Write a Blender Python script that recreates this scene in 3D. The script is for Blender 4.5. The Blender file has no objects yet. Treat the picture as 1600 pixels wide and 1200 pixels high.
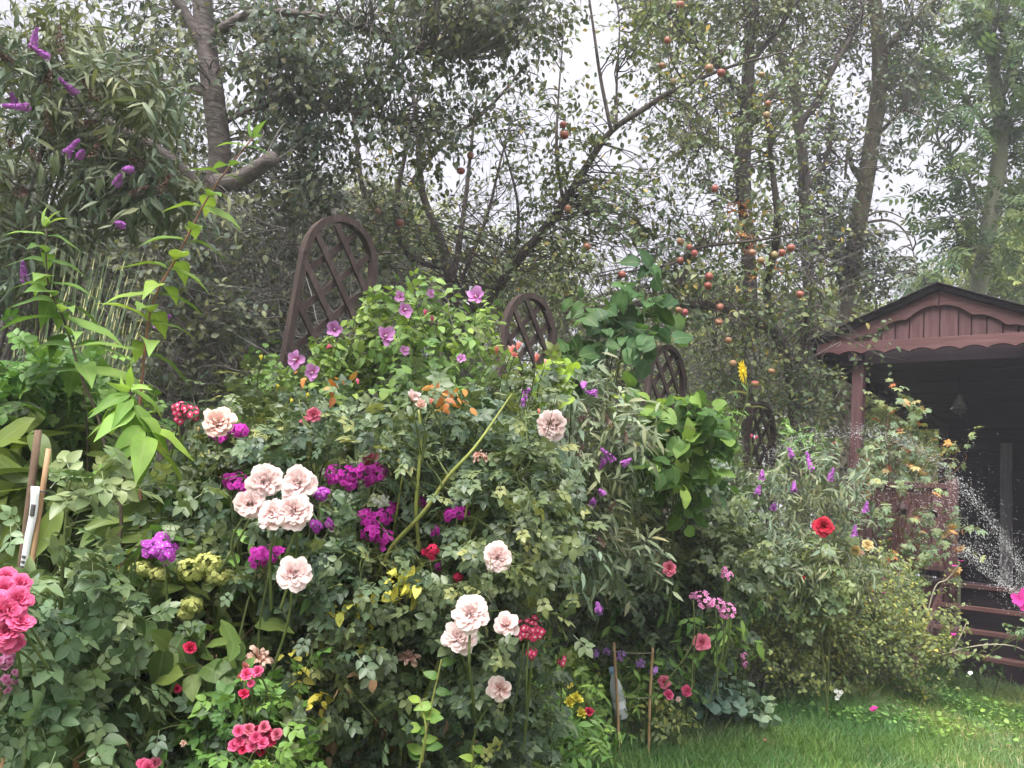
import bpy, math
import numpy as np
from mathutils import Matrix, Vector

# ------------------------------------------------------------------ camera, sky, sun, exposure
sc = bpy.context.scene
F = 1300.0
PITCH, ROLL = math.radians(10.5), math.radians(6.5)
CAM = np.array([0, 0, 1.0])
_f = np.array([0, math.cos(PITCH), math.sin(PITCH)])
_u = np.array([0, -math.sin(PITCH), math.cos(PITCH)])
_x = np.array([1.0, 0, 0])
CX = math.cos(ROLL) * _x + math.sin(ROLL) * _u
CU = -math.sin(ROLL) * _x + math.cos(ROLL) * _u
cam_data = bpy.data.cameras.new('camera')
cam_data.sensor_width = 36.0
cam_data.lens = 36.0 * F / 1600.0
cam_data.clip_start = 0.05
cam_data.clip_end = 2000
cam = bpy.data.objects.new('camera', cam_data)
sc.collection.objects.link(cam)
cam.matrix_world = Matrix(((CX[0], CU[0], -_f[0], CAM[0]), (CX[1], CU[1], -_f[1], CAM[1]),
                           (CX[2], CU[2], -_f[2], CAM[2]), (0, 0, 0, 1)))
sc.camera = cam

SUN_EL, SUN_AZ = math.radians(58), math.radians(205)      # behind the camera's left shoulder, veiled by cloud
world = bpy.data.worlds.new('World')
sc.world = world
world.use_nodes = True
wt = world.node_tree
wn = wt.nodes
bg = wn['Background']
sky = wn.new('ShaderNodeTexSky')
sky.sky_type = 'NISHITA'
sky.sun_disc = False
sky.sun_elevation = SUN_EL
sky.sun_rotation = SUN_AZ
sky.air_density, sky.dust_density, sky.ozone_density = 1.0, 4.0, 1.0
tc = wn.new('ShaderNodeTexCoord')
nz = wn.new('ShaderNodeTexNoise')
nz.inputs['Scale'].default_value = 2.6
nz.inputs['Detail'].default_value = 5
wt.links.new(tc.outputs['Generated'], nz.inputs['Vector'])
cr = wn.new('ShaderNodeValToRGB')
cr.color_ramp.elements[0].position = 0.3
cr.color_ramp.elements[0].color = (0.70, 0.695, 0.76, 1)
cr.color_ramp.elements[1].position = 0.7
cr.color_ramp.elements[1].color = (0.97, 0.965, 0.98, 1)
wt.links.new(nz.outputs['Fac'], cr.inputs['Fac'])
sc_ = wn.new('ShaderNodeMixRGB')
sc_.blend_type = 'MULTIPLY'
sc_.inputs['Fac'].default_value = 1
sc_.inputs['Color2'].default_value = (4.2, 4.15, 4.3, 1)
wt.links.new(cr.outputs['Color'], sc_.inputs['Color1'])
mx = wn.new('ShaderNodeMixRGB')
mx.inputs['Fac'].default_value = 0.92                        # closed cloud cover over the clear sky
wt.links.new(sky.outputs['Color'], mx.inputs['Color1'])
wt.links.new(sc_.outputs['Color'], mx.inputs['Color2'])
wt.links.new(mx.outputs['Color'], bg.inputs['Color'])
bg.inputs['Strength'].default_value = 0.05

sun_data = bpy.data.lights.new('sun', 'SUN')
sun_data.energy = 1.5
sun_data.angle = math.radians(45)
sun_data.color = (1.0, 0.97, 0.92)
sun = bpy.data.objects.new('sun', sun_data)
sc.collection.objects.link(sun)
# direction towards the sun for Blender's sky: rotation measured from +Y towards +X
sd = Vector((math.sin(SUN_AZ) * math.cos(SUN_EL), math.cos(SUN_AZ) * math.cos(SUN_EL), math.sin(SUN_EL)))
sun.rotation_euler = sd.to_track_quat('Z', 'Y').to_euler()

vs = sc.view_settings
vs.view_transform = 'Standard'
vs.look = 'None'
vs.exposure = 2.6
vs.gamma = 1
vs.use_curve_mapping = False
sc.render.engine = 'CYCLES'
sc.cycles.max_bounces = 4
sc.cycles.diffuse_bounces = 3
sc.cycles.glossy_bounces = 2
sc.cycles.transmission_bounces = 4
sc.cycles.transparent_max_bounces = 6
sc.cycles.use_denoising = True
sc.cycles.use_adaptive_sampling = True
sc.cycles.adaptive_threshold = 0.05

# ------------------------------------------------------------------ helpers
rng = np.random.default_rng(11)
COL = sc.collection.objects
UP = np.array([0, 0, 1.0])


def P(px, py, d):
    """world point seen at pixel (px, py) of the 1600x1200 photograph, d metres in front of the camera"""
    return CAM + d * (CX * (px - 800) / F + CU * (600 - py) / F + _f)


def Q(w):
    v = np.asarray(w) - CAM
    d = v @ _f
    return 800 + F * (v @ CX) / d, 600 - F * (v @ CU) / d, d


def gz(x, y):
    y = np.asarray(y, float)
    t = np.clip((y - 3.0) / 5.5, 0, 1)
    return 0.41 * (t * 0.6 + 0.4 * t * t * (3 - 2 * t))


def G(px, py):
    ray = P(px, py, 1) - CAM
    for t in np.arange(1.5, 30, 0.01):
        w = CAM + ray * t
        if w[2] < gz(w[0], w[1]):
            return w
    return w


def ground_under(p):
    return np.array([p[0], p[1], float(gz(p[0], p[1]))])


def norm(a):
    return a / np.maximum(np.linalg.norm(a, axis=-1, keepdims=True), 1e-9)


def set_props(o, label=None, cat=None, group=None, kind=None, category=None):
    cat = cat or category
    if label: o['label'] = label
    if cat: o['category'] = cat
    if group: o['group'] = group
    if kind: o['kind'] = kind
    return o


def empty(name, loc, label, cat, group=None):
    o = bpy.data.objects.new(name, None)
    o.empty_display_size = 0.1
    COL.link(o)
    o.location = loc
    return set_props(o, label, cat, group)


class Geo:
    """numpy mesh collector"""
    def __init__(s):
        s.v, s.l, s.t, s.a, s.n = [], [], [], [], 0

    def add(s, v, loops, totals, luv=None):
        v = np.asarray(v, float).reshape(-1, 3)
        s.v.append(v)
        s.l.append(np.asarray(loops, np.int64).ravel() + s.n)
        s.t.append(np.asarray(totals, np.int64).ravel())
        s.a.append(np.zeros((len(v), 3)) if luv is None else np.asarray(luv, float).reshape(-1, 3))
        s.n += len(v)
        return s

    def inst(s, tpl, M, pos, rnd):
        """N copies of a template; M (N,3,3) scaled frames"""
        N, K = len(pos), len(tpl['v'])
        if N == 0: return s
        V = np.einsum('nij,kj->nki', M, tpl['v']) + pos[:, None, :]
        L = (tpl['l'][None, :] + (np.arange(N) * K)[:, None]).ravel()
        A = np.empty((N, K, 3))
        A[:, :, :2] = tpl['a'][None]
        A[:, :, 2] = rnd[:, None]
        return s.add(V, L, np.tile(tpl['t'], N), A)

    def tubes(s, paths, radii, sides=5, cap=True):
        paths = np.asarray(paths, float)
        if paths.ndim == 2: paths = paths[None]
        radii = np.asarray(radii, float)
        if radii.ndim == 1: radii = np.broadcast_to(radii, paths.shape[:2])
        N, K = paths.shape[:2]
        if N == 0: return s
        tan = norm(np.gradient(paths, axis=1))
        ref = np.array([0.37, 0.9, 0.21])
        sd_ = norm(np.cross(tan, ref))
        bn = np.cross(tan, sd_)
        ang = np.arange(sides) * 2 * math.pi / sides
        V = paths[:, :, None, :] + radii[:, :, None, None] * (np.cos(ang)[None, None, :, None] * sd_[:, :, None, :] + np.sin(ang)[None, None, :, None] * bn[:, :, None, :])
        k = np.arange(K - 1)[:, None]
        j = np.arange(sides)[None, :]
        j2 = (j + 1) % sides
        q = np.stack([k * sides + j + 0 * k, k * sides + j2, (k + 1) * sides + j2, (k + 1) * sides + j], -1).reshape(-1, 4)
        L = (q[None] + (np.arange(N) * K * sides)[:, None, None]).reshape(-1)
        tot = np.full(N * len(q), 4)
        a = np.zeros((N, K, sides, 3))
        a[..., 1] = np.linspace(0, 1, K)[None, :, None]
        s.add(V, L, tot, a)
        if cap:
            base = s.n - N * K * sides
            e = ((K - 1) * sides + np.arange(sides))[None] + (np.arange(N) * K * sides)[:, None] + base
            s.l.append(e.ravel())
            s.t.append(np.full(N, sides))
        return s

    def mesh(s, name, mat, base=(0, 0, 0), smooth=True):
        me = bpy.data.meshes.new(name)
        if not s.v: return me
        V = np.concatenate(s.v) - np.asarray(base)
        L = np.concatenate(s.l)
        T = np.concatenate(s.t)
        me.vertices.add(len(V))
        me.vertices.foreach_set('co', V.astype(np.float32).ravel())
        me.loops.add(len(L))
        me.loops.foreach_set('vertex_index', L.astype(np.int32))
        me.polygons.add(len(T))
        me.polygons.foreach_set('loop_start', (np.cumsum(T) - T).astype(np.int32))
        me.polygons.foreach_set('use_smooth', np.full(len(T), smooth))
        at = me.attributes.new('luv', 'FLOAT_VECTOR', 'POINT')
        at.data.foreach_set('vector', np.concatenate(s.a).astype(np.float32).ravel())
        me.update(calc_edges=True)
        if mat: me.materials.append(mat)
        return me

    def obj(s, name, mat, parent=None, base=None, smooth=True, **props):
        if base is None:
            base = parent.location if parent else (0, 0, 0)
        o = bpy.data.objects.new(name, s.mesh(name, mat, base, smooth))
        COL.link(o)
        if parent: o.parent = parent
        else: o.location = base
        return set_props(o, **props)


def link_mesh(name, me, parent, M=None):
    o = bpy.data.objects.new(name, me)
    COL.link(o)
    if parent: o.parent = parent
    if M is not None: o.matrix_local = M
    return o


def mat4(M3, pos):
    return Matrix([[M3[0, 0], M3[0, 1], M3[0, 2], pos[0]], [M3[1, 0], M3[1, 1], M3[1, 2], pos[1]],
                   [M3[2, 0], M3[2, 1], M3[2, 2], pos[2]], [0, 0, 0, 1]])


def frames(along, normal):
    a = norm(along)
    s = norm(np.cross(a, normal))
    n = np.cross(s, a)
    return np.stack([s, a, n], -1)


def smooth_path(pts, n):
    """Catmull-Rom through control rows (any columns)"""
    p = np.asarray(pts, float)
    if len(p) == 2: return p[0] + np.linspace(0, 1, n)[:, None] * (p[1] - p[0])
    q = np.vstack([2 * p[0] - p[1], p, 2 * p[-1] - p[-2]])
    t = np.linspace(0, len(p) - 1 - 1e-6, n)
    i = t.astype(int)
    u = (t - i)[:, None]
    a, b, c, d = q[i], q[i + 1], q[i + 2], q[i + 3]
    return 0.5 * (2 * b + (c - a) * u + (2 * a - 5 * b + 4 * c - d) * u * u + (3 * b - a - 3 * c + d) * u ** 3)


# ------------------------------------------------------------------ leaf templates
def leaf_tpl(shape='ovate', rows=6, width=0.55, fold=0.18, curl=0.2, wave=0.0, serr=0.0, stalk=0.0):
    ts = np.linspace(0, 1, rows)
    def hw(t):
        if shape == 'ovate': w = np.sin(math.pi * t ** 0.72) ** 0.8
        elif shape == 'lance': w = np.sin(math.pi * t ** 0.8) ** 1.05
        elif shape == 'heart': w = np.where(t < 0.24, 0.55 + 0.45 * np.sin(t / 0.24 * math.pi / 2), np.clip(np.cos((t - 0.24) / 0.76 * math.pi / 2), 0, 1) ** 0.75)
        elif shape == 'round': w = np.sqrt(np.clip(1 - (2 * t - 1) ** 2, 0, 1))
        elif shape == 'blade': w = np.where(t < 0.06, 0.55 + t * 7.5, (1 - t) ** 0.55)
        else: w = np.sin(math.pi * t)
        return np.clip(w, 0, None) * width / 2
    v, a, l, tt = [], [], [], []
    rowi = []
    for i, t in enumerate(ts):
        w = float(hw(np.array(t)))
        y = t
        if shape == 'heart' and i == 0:
            y = -0.02
        z0 = -curl * t * t
        if w < 1e-3:
            rowi.append([len(v)]); v.append((0, y, z0)); a.append((0, t))
        else:
            k = 1 + (serr if i % 2 else -serr)
            zz = z0 + fold * w + wave * math.sin(i * 2.1) * w
            zz2 = z0 + fold * w - wave * math.sin(i * 2.1 + 1) * w
            yo = (-0.10 if (shape == 'heart' and i == 0) else 0.0)
            rowi.append([len(v), len(v) + 1, len(v) + 2])
            v += [(-w * k, y + yo, zz), (0, y, z0), (w * k, y + yo, zz2)]
            a += [(-1, t), (0, t), (1, t)]
    for r0, r1 in zip(rowi[:-1], rowi[1:]):
        if len(r0) == 1 and len(r1) == 3:
            l += [r0[0], r1[1], r1[0], r0[0], r1[2], r1[1]]; tt += [3, 3]
        elif len(r0) == 3 and len(r1) == 3:
            l += [r0[0], r0[1], r1[1], r1[0], r0[1], r0[2], r1[2], r1[1]]; tt += [4, 4]
        elif len(r0) == 3 and len(r1) == 1:
            l += [r0[0], r0[1], r1[0], r0[1], r0[2], r1[0]]; tt += [3, 3]
    v = np.array(v, float)
    if stalk:
        v[:, 1] += stalk
        k = len(v)
        sw = 0.012
        v = np.vstack([v, [(-sw, 0, 0), (sw, 0, 0), (sw, stalk, 0), (-sw, stalk, 0)]])
        a += [(0, 0)] * 4
        l += [k, k + 1, k + 2, k + 3]; tt += [4]
    return dict(v=v, a=np.array(a, float), l=np.array(l), t=np.array(tt))


def merge_tpl(parts):
    """parts: (tpl, scale, rotz, (x,y,z), tilt)"""
    v, a, l, t, n = [], [], [], [], 0
    for tpl, s, rz, off, tilt in parts:
        R = np.array(Matrix.Rotation(rz, 3, 'Z') @ Matrix.Rotation(tilt, 3, 'Y'))
        v.append(tpl['v'] @ R.T * s + np.array(off)); a.append(tpl['a'])
        l.append(tpl['l'] + n); t.append(tpl['t']); n += len(tpl['v'])
    return dict(v=np.concatenate(v), a=np.concatenate(a), l=np.concatenate(l), t=np.concatenate(t))


def stick_tpl(y0, y1, w):
    return dict(v=np.array([(-w, y0, -.004), (w, y0, -.004), (w * .5, y1, -.004), (-w * .5, y1, -.004)], float), a=np.array([(0.0, 0)] * 4), l=np.array([0, 1, 2, 3]), t=np.array([4]))


def rose_tpl(rows=5, n=5):
    lf = leaf_tpl('ovate', rows, 0.66, 0.22, 0.16, 0.05, 0.03)
    ps = [(stick_tpl(0, 0.62, .012), 1, 0, (0, 0, 0), 0), (lf, 0.46, 0.05, (0, 0.6, 0), 0.1)]
    for k, y in enumerate([0.56, 0.28][: (n - 1) // 2]):
        s = 0.42 - 0.07 * k
        ps += [(lf, s, 1.05 - .1 * k, (-.02, y, 0), -0.15), (lf, s * .95, -1.1 + .1 * k, (.02, y + .02, 0), 0.2)]
    return merge_tpl(ps)


def pinnate_tpl(rows=4, pairs=3):
    lf = leaf_tpl('lance', rows, 0.40, 0.2, 0.2)
    ps = [(stick_tpl(0, 0.8, .008), 1, 0, (0, 0, 0), 0), (lf, 0.38, 0, (0, 0.76, 0), 0)]
    for k in range(pairs):
        y = 0.70 - k * 0.22
        ps += [(lf, 0.37, 0.95, (0, y, 0), -.2), (lf, 0.37, -0.95, (0, y, 0), .2)]
    return merge_tpl(ps)


def palmate_tpl(rows=5):
    lf = leaf_tpl('ovate', rows, 0.45, 0.2, 0.3, .05)
    ps = [(stick_tpl(-0.5, 0, .012), 1, 0, (0, 0, 0), 0)]
    for k, an in enumerate((-1.35, -0.68, 0, 0.68, 1.35)):
        ps.append((lf, (0.36, 0.48, 0.55, 0.48, 0.36)[k], an, (0, 0, 0), 0.1 * (k - 2)))
    return merge_tpl(ps)


def spray_tpl(lf, n, step, ang=0.9, size=0.4):
    """short side shoot carrying n leaves"""
    ps = [(stick_tpl(0, step * n, .01), 1, 0, (0, 0, 0), 0)]
    for k in range(n):
        ps.append((lf, size * (1 - .06 * k), (ang if k % 2 else -ang) * (1 - .1 * k), (0, step * (k + .5), 0.01 * k), (0.3 if k % 2 else -.3)))
    ps.append((lf, size * .8, 0, (0, step * n, 0), 0))
    return merge_tpl(ps)


T_DIAM = leaf_tpl('ovate', 3, 0.62, 0.25, 0.2)
T_OV4 = leaf_tpl('ovate', 4, 0.6, 0.2, 0.22)
T_OV = leaf_tpl('ovate', 7, 0.62, 0.2, 0.22, 0.06, 0.03)
T_LANCE3 = leaf_tpl('lance', 4, 0.26, 0.2, 0.25)
T_LANCE = leaf_tpl('lance', 9, 0.36, 0.22, 0.35, 0.05)
T_NARROW = leaf_tpl('lance', 7, 0.23, 0.25, 0.35, 0.05)
T_WILLOW = leaf_tpl('lance', 4, 0.2, 0.2, 0.3)
T_HEART = leaf_tpl('heart', 9, 0.92, 0.16, 0.18, 0.05, 0.0, 0.18)
T_ROUND = leaf_tpl('round', 5, 0.95, 0.2, 0.1)
T_ROSE = rose_tpl(6)
T_ROSE3 = rose_tpl(4)
T_PIN = pinnate_tpl()
T_PALM = palmate_tpl()
T_BLADE = leaf_tpl('blade', 9, 0.035, 0.4, 0.25)
T_SPRAY = spray_tpl(T_DIAM, 5, 0.17)
T_TUFT = merge_tpl([(T_LANCE3, 1, a, (0, 0, 0), b) for a, b in ((0, 0), (.8, .3), (-.8, -.3), (1.7, .5), (-1.7, -.5))])


def var_tpl(tpl, seed):
    """a slightly different individual of a leaf template"""
    r = np.random.default_rng(seed)
    v = tpl['v'].copy()
    v[:, 2] += -r.uniform(-.05, .28) * v[:, 1] ** 2 * .6 + r.uniform(-.25, .35) * np.abs(v[:, 0]) + .03 * np.sin(v[:, 1] * 9 + r.uniform(0, 6)) * (np.abs(v[:, 0]) > .02)
    v[:, 0] *= r.uniform(.88, 1.12)
    v[:, 0] += r.uniform(-.1, .1) * v[:, 1] ** 2
    return dict(tpl, v=v)


# ------------------------------------------------------------------ materials
def new_mat(name):
    m = bpy.data.materials.new(name)
    m.use_nodes = True
    nt = m.node_tree
    nt.nodes.clear()
    out = nt.nodes.new('ShaderNodeOutputMaterial')
    return m, nt, out


def ramp(nt, stops, interp='LINEAR'):
    r = nt.nodes.new('ShaderNodeValToRGB')
    e = r.color_ramp.elements
    r.color_ramp.interpolation = interp
    while len(e) < len(stops): e.new(0.5)
    for el, (p, c) in zip(e, stops):
        el.position = p
        el.color = (*c, 1)
    return r


def mathn(nt, op, a, b=None, c=None):
    n = nt.nodes.new('ShaderNodeMath')
    n.operation = op
    for i, x in enumerate((a, b, c)):
        if x is None: continue
        if isinstance(x, (int, float)): n.inputs[i].default_value = x
        else: nt.links.new(x, n.inputs[i])
    return n.outputs[0]


def mixc(nt, fac, c1, c2, mode='MIX'):
    n = nt.nodes.new('ShaderNodeMixRGB')
    n.blend_type = mode
    for s, x in ((0, fac), (1, c1), (2, c2)):
        if isinstance(x, (int, float)): n.inputs[s].default_value = x
        elif isinstance(x, tuple): n.inputs[s].default_value = (*x, 1)
        else: nt.links.new(x, n.inputs[s])
    return n.outputs[0]


LK = 1.5


def leaf_mat(name, stops, rough=0.5, trans=0.28, vein=0.25, edge=None, nscale=6.0, spec=0.35, veins=9.0, tint=(1.25, 1.2, .55)):
    m, nt, out = new_mat(name)
    at = nt.nodes.new('ShaderNodeAttribute')
    at.attribute_name = 'luv'
    sx = nt.nodes.new('ShaderNodeSeparateXYZ')
    nt.links.new(at.outputs['Vector'], sx.inputs[0])
    col = ramp(nt, [(p_, tuple(min(.6, c_ * LK) for c_ in c)) for p_, c in stops]).outputs[0]
    nt.links.new(sx.outputs[2], nt.nodes[-1].inputs[0])
    geo = nt.nodes.new('ShaderNodeNewGeometry')
    no = nt.nodes.new('ShaderNodeTexNoise')
    no.inputs['Scale'].default_value = nscale
    no.inputs['Detail'].default_value = 2
    nt.links.new(geo.outputs['Position'], no.inputs['Vector'])
    v = mathn(nt, 'MULTIPLY_ADD', no.outputs[0], 0.9, 0.55)
    cmb = nt.nodes.new('ShaderNodeCombineXYZ')
    for i in range(3): nt.links.new(v, cmb.inputs[i])
    col = mixc(nt, 1.0, col, cmb.outputs[0], 'MULTIPLY')
    n3 = nt.nodes.new('ShaderNodeTexNoise')
    n3.inputs['Scale'].default_value = 2.3
    n3.inputs['Detail'].default_value = 1
    nt.links.new(geo.outputs['Position'], n3.inputs['Vector'])
    hue = ramp(nt, [(.36, (.86, .96, 1.06)), (.5, (1, 1, 1)), (.64, (1.13, 1.04, .86))])
    nt.links.new(n3.outputs[0], hue.inputs[0])
    col = mixc(nt, 1.0, col, hue.outputs[0], 'MULTIPLY')
    au = mathn(nt, 'ABSOLUTE', sx.outputs[0])
    if vein:
        mid = mathn(nt, 'SUBTRACT', 1.0, mathn(nt, 'SMOOTH_MIN', mathn(nt, 'MULTIPLY', au, 7.0), 1.0, 0.1))
        w = mathn(nt, 'FRACT', mathn(nt, 'SUBTRACT', mathn(nt, 'MULTIPLY', sx.outputs[1], veins), mathn(nt, 'MULTIPLY', au, 2.0)))
        side = mathn(nt, 'LESS_THAN', w, 0.14)
        vf = mathn(nt, 'MULTIPLY', mathn(nt, 'MAXIMUM', mid, mathn(nt, 'MULTIPLY', side, 0.45)), vein)
        vf = mathn(nt, 'MAXIMUM', vf, 0.0)
        col = mixc(nt, vf, col, (0.30, 0.36, 0.16))
    if edge:
        ef = mathn(nt, 'MULTIPLY', mathn(nt, 'POWER', au, 3.0), mathn(nt, 'GREATER_THAN', sx.outputs[2], edge[1]))
        col = mixc(nt, mathn(nt, 'MULTIPLY', ef, 0.9), col, edge[0])
    b = nt.nodes.new('ShaderNodeBsdfPrincipled')
    nt.links.new(col, b.inputs['Base Color'])
    rr = mathn(nt, 'MULTIPLY_ADD', no.outputs[0], 0.3, rough - 0.15)
    nt.links.new(rr, b.inputs['Roughness'])
    b.inputs['Specular IOR Level'].default_value = spec
    tr = nt.nodes.new('ShaderNodeBsdfTranslucent')
    nt.links.new(mixc(nt, 1.0, col, tint, 'MULTIPLY'), tr.inputs['Color'])
    ms = nt.nodes.new('ShaderNodeMixShader')
    ms.inputs[0].default_value = trans
    nt.links.new(b.outputs[0], ms.inputs[1])
    nt.links.new(tr.outputs[0], ms.inputs[2])
    nt.links.new(ms.outputs[0], out.inputs[0])
    return m


def petal_mat(name, base, rim, trans=0.3, eye=None, eye_r=0.25, var=0.12, rough=0.6, noise=0.25):
    """colour runs from the petal's base to its rim; eye = colour at the throat"""
    m, nt, out = new_mat(name)
    at = nt.nodes.new('ShaderNodeAttribute')
    at.attribute_name = 'luv'
    sx = nt.nodes.new('ShaderNodeSeparateXYZ')
    nt.links.new(at.outputs['Vector'], sx.inputs[0])
    oi = nt.nodes.new('ShaderNodeObjectInfo')
    geo = nt.nodes.new('ShaderNodeNewGeometry')
    no = nt.nodes.new('ShaderNodeTexNoise')
    no.inputs['Scale'].default_value = 60
    no.inputs['Detail'].default_value = 3
    nt.links.new(geo.outputs['Position'], no.inputs['Vector'])
    f = mathn(nt, 'ADD', sx.outputs[1], mathn(nt, 'MULTIPLY_ADD', no.outputs[0], noise, -noise / 2))
    stops = [(0.0, base), (.55, tuple(b_ * .65 + r_ * .35 for b_, r_ in zip(base, rim))), (.9, rim), (1.0, tuple(min(1, r_ * 1.04) for r_ in rim))]
    if eye: stops = [(0.0, eye), (eye_r, eye), (eye_r + 0.1, base), (1.0, rim)]
    rp = ramp(nt, stops)
    nt.links.new(f, rp.inputs[0])
    k = mathn(nt, 'ADD', mathn(nt, 'MULTIPLY_ADD', oi.outputs['Random'], var * 2, 1 - var), mathn(nt, 'MULTIPLY_ADD', sx.outputs[2], var * 1.5, -var * .75))
    cmb = nt.nodes.new('ShaderNodeCombineXYZ')
    for i in range(3): nt.links.new(k, cmb.inputs[i])
    col = mixc(nt, 1.0, rp.outputs[0], cmb.outputs[0], 'MULTIPLY')
    b = nt.nodes.new('ShaderNodeBsdfPrincipled')
    nt.links.new(col, b.inputs['Base Color'])
    b.inputs['Roughness'].default_value = rough
    b.inputs['Specular IOR Level'].default_value = 0.2
    tr = nt.nodes.new('ShaderNodeBsdfTranslucent')
    nt.links.new(col, tr.inputs['Color'])
    ms = nt.nodes.new('ShaderNodeMixShader')
    ms.inputs[0].default_value = trans
    nt.links.new(b.outputs[0], ms.inputs[1])
    nt.links.new(tr.outputs[0], ms.inputs[2])
    nt.links.new(ms.outputs[0], out.inputs[0])
    return m


def rough_mat(name, c1, c2, scale=8.0, rough=0.8, bump=0.3, stretch=(1, 1, 1), c3=None, spec=0.3, coords='Object', detail=6, obvar=0.0, bdist=0.02):
    m, nt, out = new_mat(name)
    tc = nt.nodes.new('ShaderNodeTexCoord')
    mp = nt.nodes.new('ShaderNodeMapping')
    mp.inputs['Scale'].default_value = stretch
    nt.links.new(tc.outputs[coords], mp.inputs[0])
    vec = mp.outputs[0]
    oi = nt.nodes.new('ShaderNodeObjectInfo')
    if obvar:
        ad = nt.nodes.new('ShaderNodeVectorMath')
        ad.operation = 'ADD'
        sc2 = nt.nodes.new('ShaderNodeVectorMath')
        sc2.operation = 'SCALE'
        sc2.inputs[0].default_value = (13.1, 7.7, 5.3)
        nt.links.new(oi.outputs['Random'], sc2.inputs['Scale'])
        nt.links.new(vec, ad.inputs[0]); nt.links.new(sc2.outputs[0], ad.inputs[1])
        vec = ad.outputs[0]
    no = nt.nodes.new('ShaderNodeTexNoise')
    no.inputs['Scale'].default_value = scale
    no.inputs['Detail'].default_value = detail
    no.inputs['Roughness'].default_value = 0.65
    nt.links.new(vec, no.inputs['Vector'])
    st = [(0.32, c1), (0.68, c2)] if c3 is None else [(0.28, c1), (0.5, c2), (0.72, c3)]
    rp = ramp(nt, st)
    nt.links.new(no.outputs[0], rp.inputs[0])
    col = rp.outputs[0]
    n2 = nt.nodes.new('ShaderNodeTexNoise')
    n2.inputs['Scale'].default_value = scale * 0.17
    nt.links.new(vec, n2.inputs['Vector'])
    k = mathn(nt, 'MULTIPLY_ADD', n2.outputs[0], 0.8, 0.6)
    if obvar: k = mathn(nt, 'MULTIPLY', k, mathn(nt, 'MULTIPLY_ADD', oi.outputs['Random'], obvar * 2, 1 - obvar))
    cmb = nt.nodes.new('ShaderNodeCombineXYZ')
    for i in range(3): nt.links.new(k, cmb.inputs[i])
    col = mixc(nt, 1.0, col, cmb.outputs[0], 'MULTIPLY')
    b = nt.nodes.new('ShaderNodeBsdfPrincipled')
    nt.links.new(col, b.inputs['Base Color'])
    b.inputs['Roughness'].default_value = rough
    b.inputs['Specular IOR Level'].default_value = spec
    if bump:
        bm_ = nt.nodes.new('ShaderNodeBump')
        bm_.inputs['Strength'].default_value = bump
        bm_.inputs['Distance'].default_value = bdist
        nt.links.new(no.outputs[0], bm_.inputs['Height'])
        nt.links.new(bm_.outputs[0], b.inputs['Normal'])
    nt.links.new(b.outputs[0], out.inputs[0])
    return m


M = {}
M['rose'] = leaf_mat('rose_leaf', [(0, (.032, .054, .033)), (.4, (.056, .086, .047)), (.75, (.098, .132, .065)), (.92, (.17, .195, .075)), (1, (.42, .34, .07))], .40, .24, .28, ((.45, .38, .12), .86), spec=.45)
M['rose_yellow'] = leaf_mat('yellowed_rose_leaf', [(0, (.22, .23, .05)), (.5, (.45, .36, .06)), (1, (.62, .45, .08))], .5, .3, .2)
M['rose_light'] = leaf_mat('grey_green_rose_leaf', [(0, (.05, .09, .04)), (.5, (.10, .15, .068)), (1, (.18, .22, .10))], .42, .22, .25, spec=.45)
M['lime'] = leaf_mat('lime_leaf', [(0, (.11, .19, .035)), (.5, (.17, .27, .05)), (1, (.24, .35, .075))], .5, .4, .45, nscale=14, spec=.2)
M['green'] = leaf_mat('fresh_green_leaf', [(0, (.038, .09, .02)), (.5, (.08, .16, .035)), (1, (.16, .26, .055))], .45, .3, .28)
M['bright'] = leaf_mat('bright_green_leaf', [(0, (.06, .115, .03)), (.5, (.105, .18, .045)), (1, (.18, .27, .07))], .5, .35, .4, nscale=12, spec=.2)
M['hibl'] = leaf_mat('hibiscus_leaf', [(0, (.055, .105, .025)), (.5, (.10, .165, .04)), (1, (.17, .25, .06))], .5, .3, .2)
M['limemix'] = leaf_mat('mixed_lime_leaf', [(0, (.04, .088, .026)), (.4, (.07, .135, .035)), (.8, (.13, .21, .048)), (1, (.20, .29, .07))], .5, .38, .3, nscale=9, spec=.2)
M['hyd'] = leaf_mat('hydrangea_leaf', [(0, (.035, .062, .016)), (.5, (.07, .11, .026)), (1, (.13, .175, .04))], .45, .3, .3)
M['heart'] = leaf_mat('heart_leaf', [(0, (.026, .06, .022)), (.5, (.045, .092, .031)), (1, (.072, .135, .045))], .5, .35, .3, spec=.22)
M['grey'] = leaf_mat('grey_green_leaf', [(0, (.07, .10, .06)), (.5, (.12, .155, .10)), (.85, (.18, .215, .14)), (1, (.17, .16, .09))], .6, .2, .2)
M['greydark'] = leaf_mat('dark_willowy_leaf', [(0, (.05, .07, .045)), (.5, (.09, .115, .07)), (1, (.15, .17, .11))], .6, .2, .15)
M['tree'] = leaf_mat('dark_tree_leaf', [(0, (.045, .062, .045)), (.5, (.075, .096, .065)), (.93, (.115, .135, .08)), (1, (.2, .18, .08))], .45, .25, 0, nscale=1.2)
M['apple_leaf'] = leaf_mat('apple_leaf', [(0, (.055, .08, .04)), (.5, (.09, .12, .06)), (.92, (.14, .165, .075)), (1, (.3, .22, .06))], .5, .25, 0, nscale=1.5)
M['ash_leaf'] = leaf_mat('ash_leaf', [(0, (.04, .075, .03)), (.5, (.075, .12, .045)), (1, (.13, .18, .07))], .5, .3, 0, nscale=.8)
M['small'] = leaf_mat('small_grey_leaf', [(0, (.07, .09, .055)), (.5, (.11, .135, .08)), (1, (.16, .175, .09))], .55, .25, 0, nscale=.9)
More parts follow.
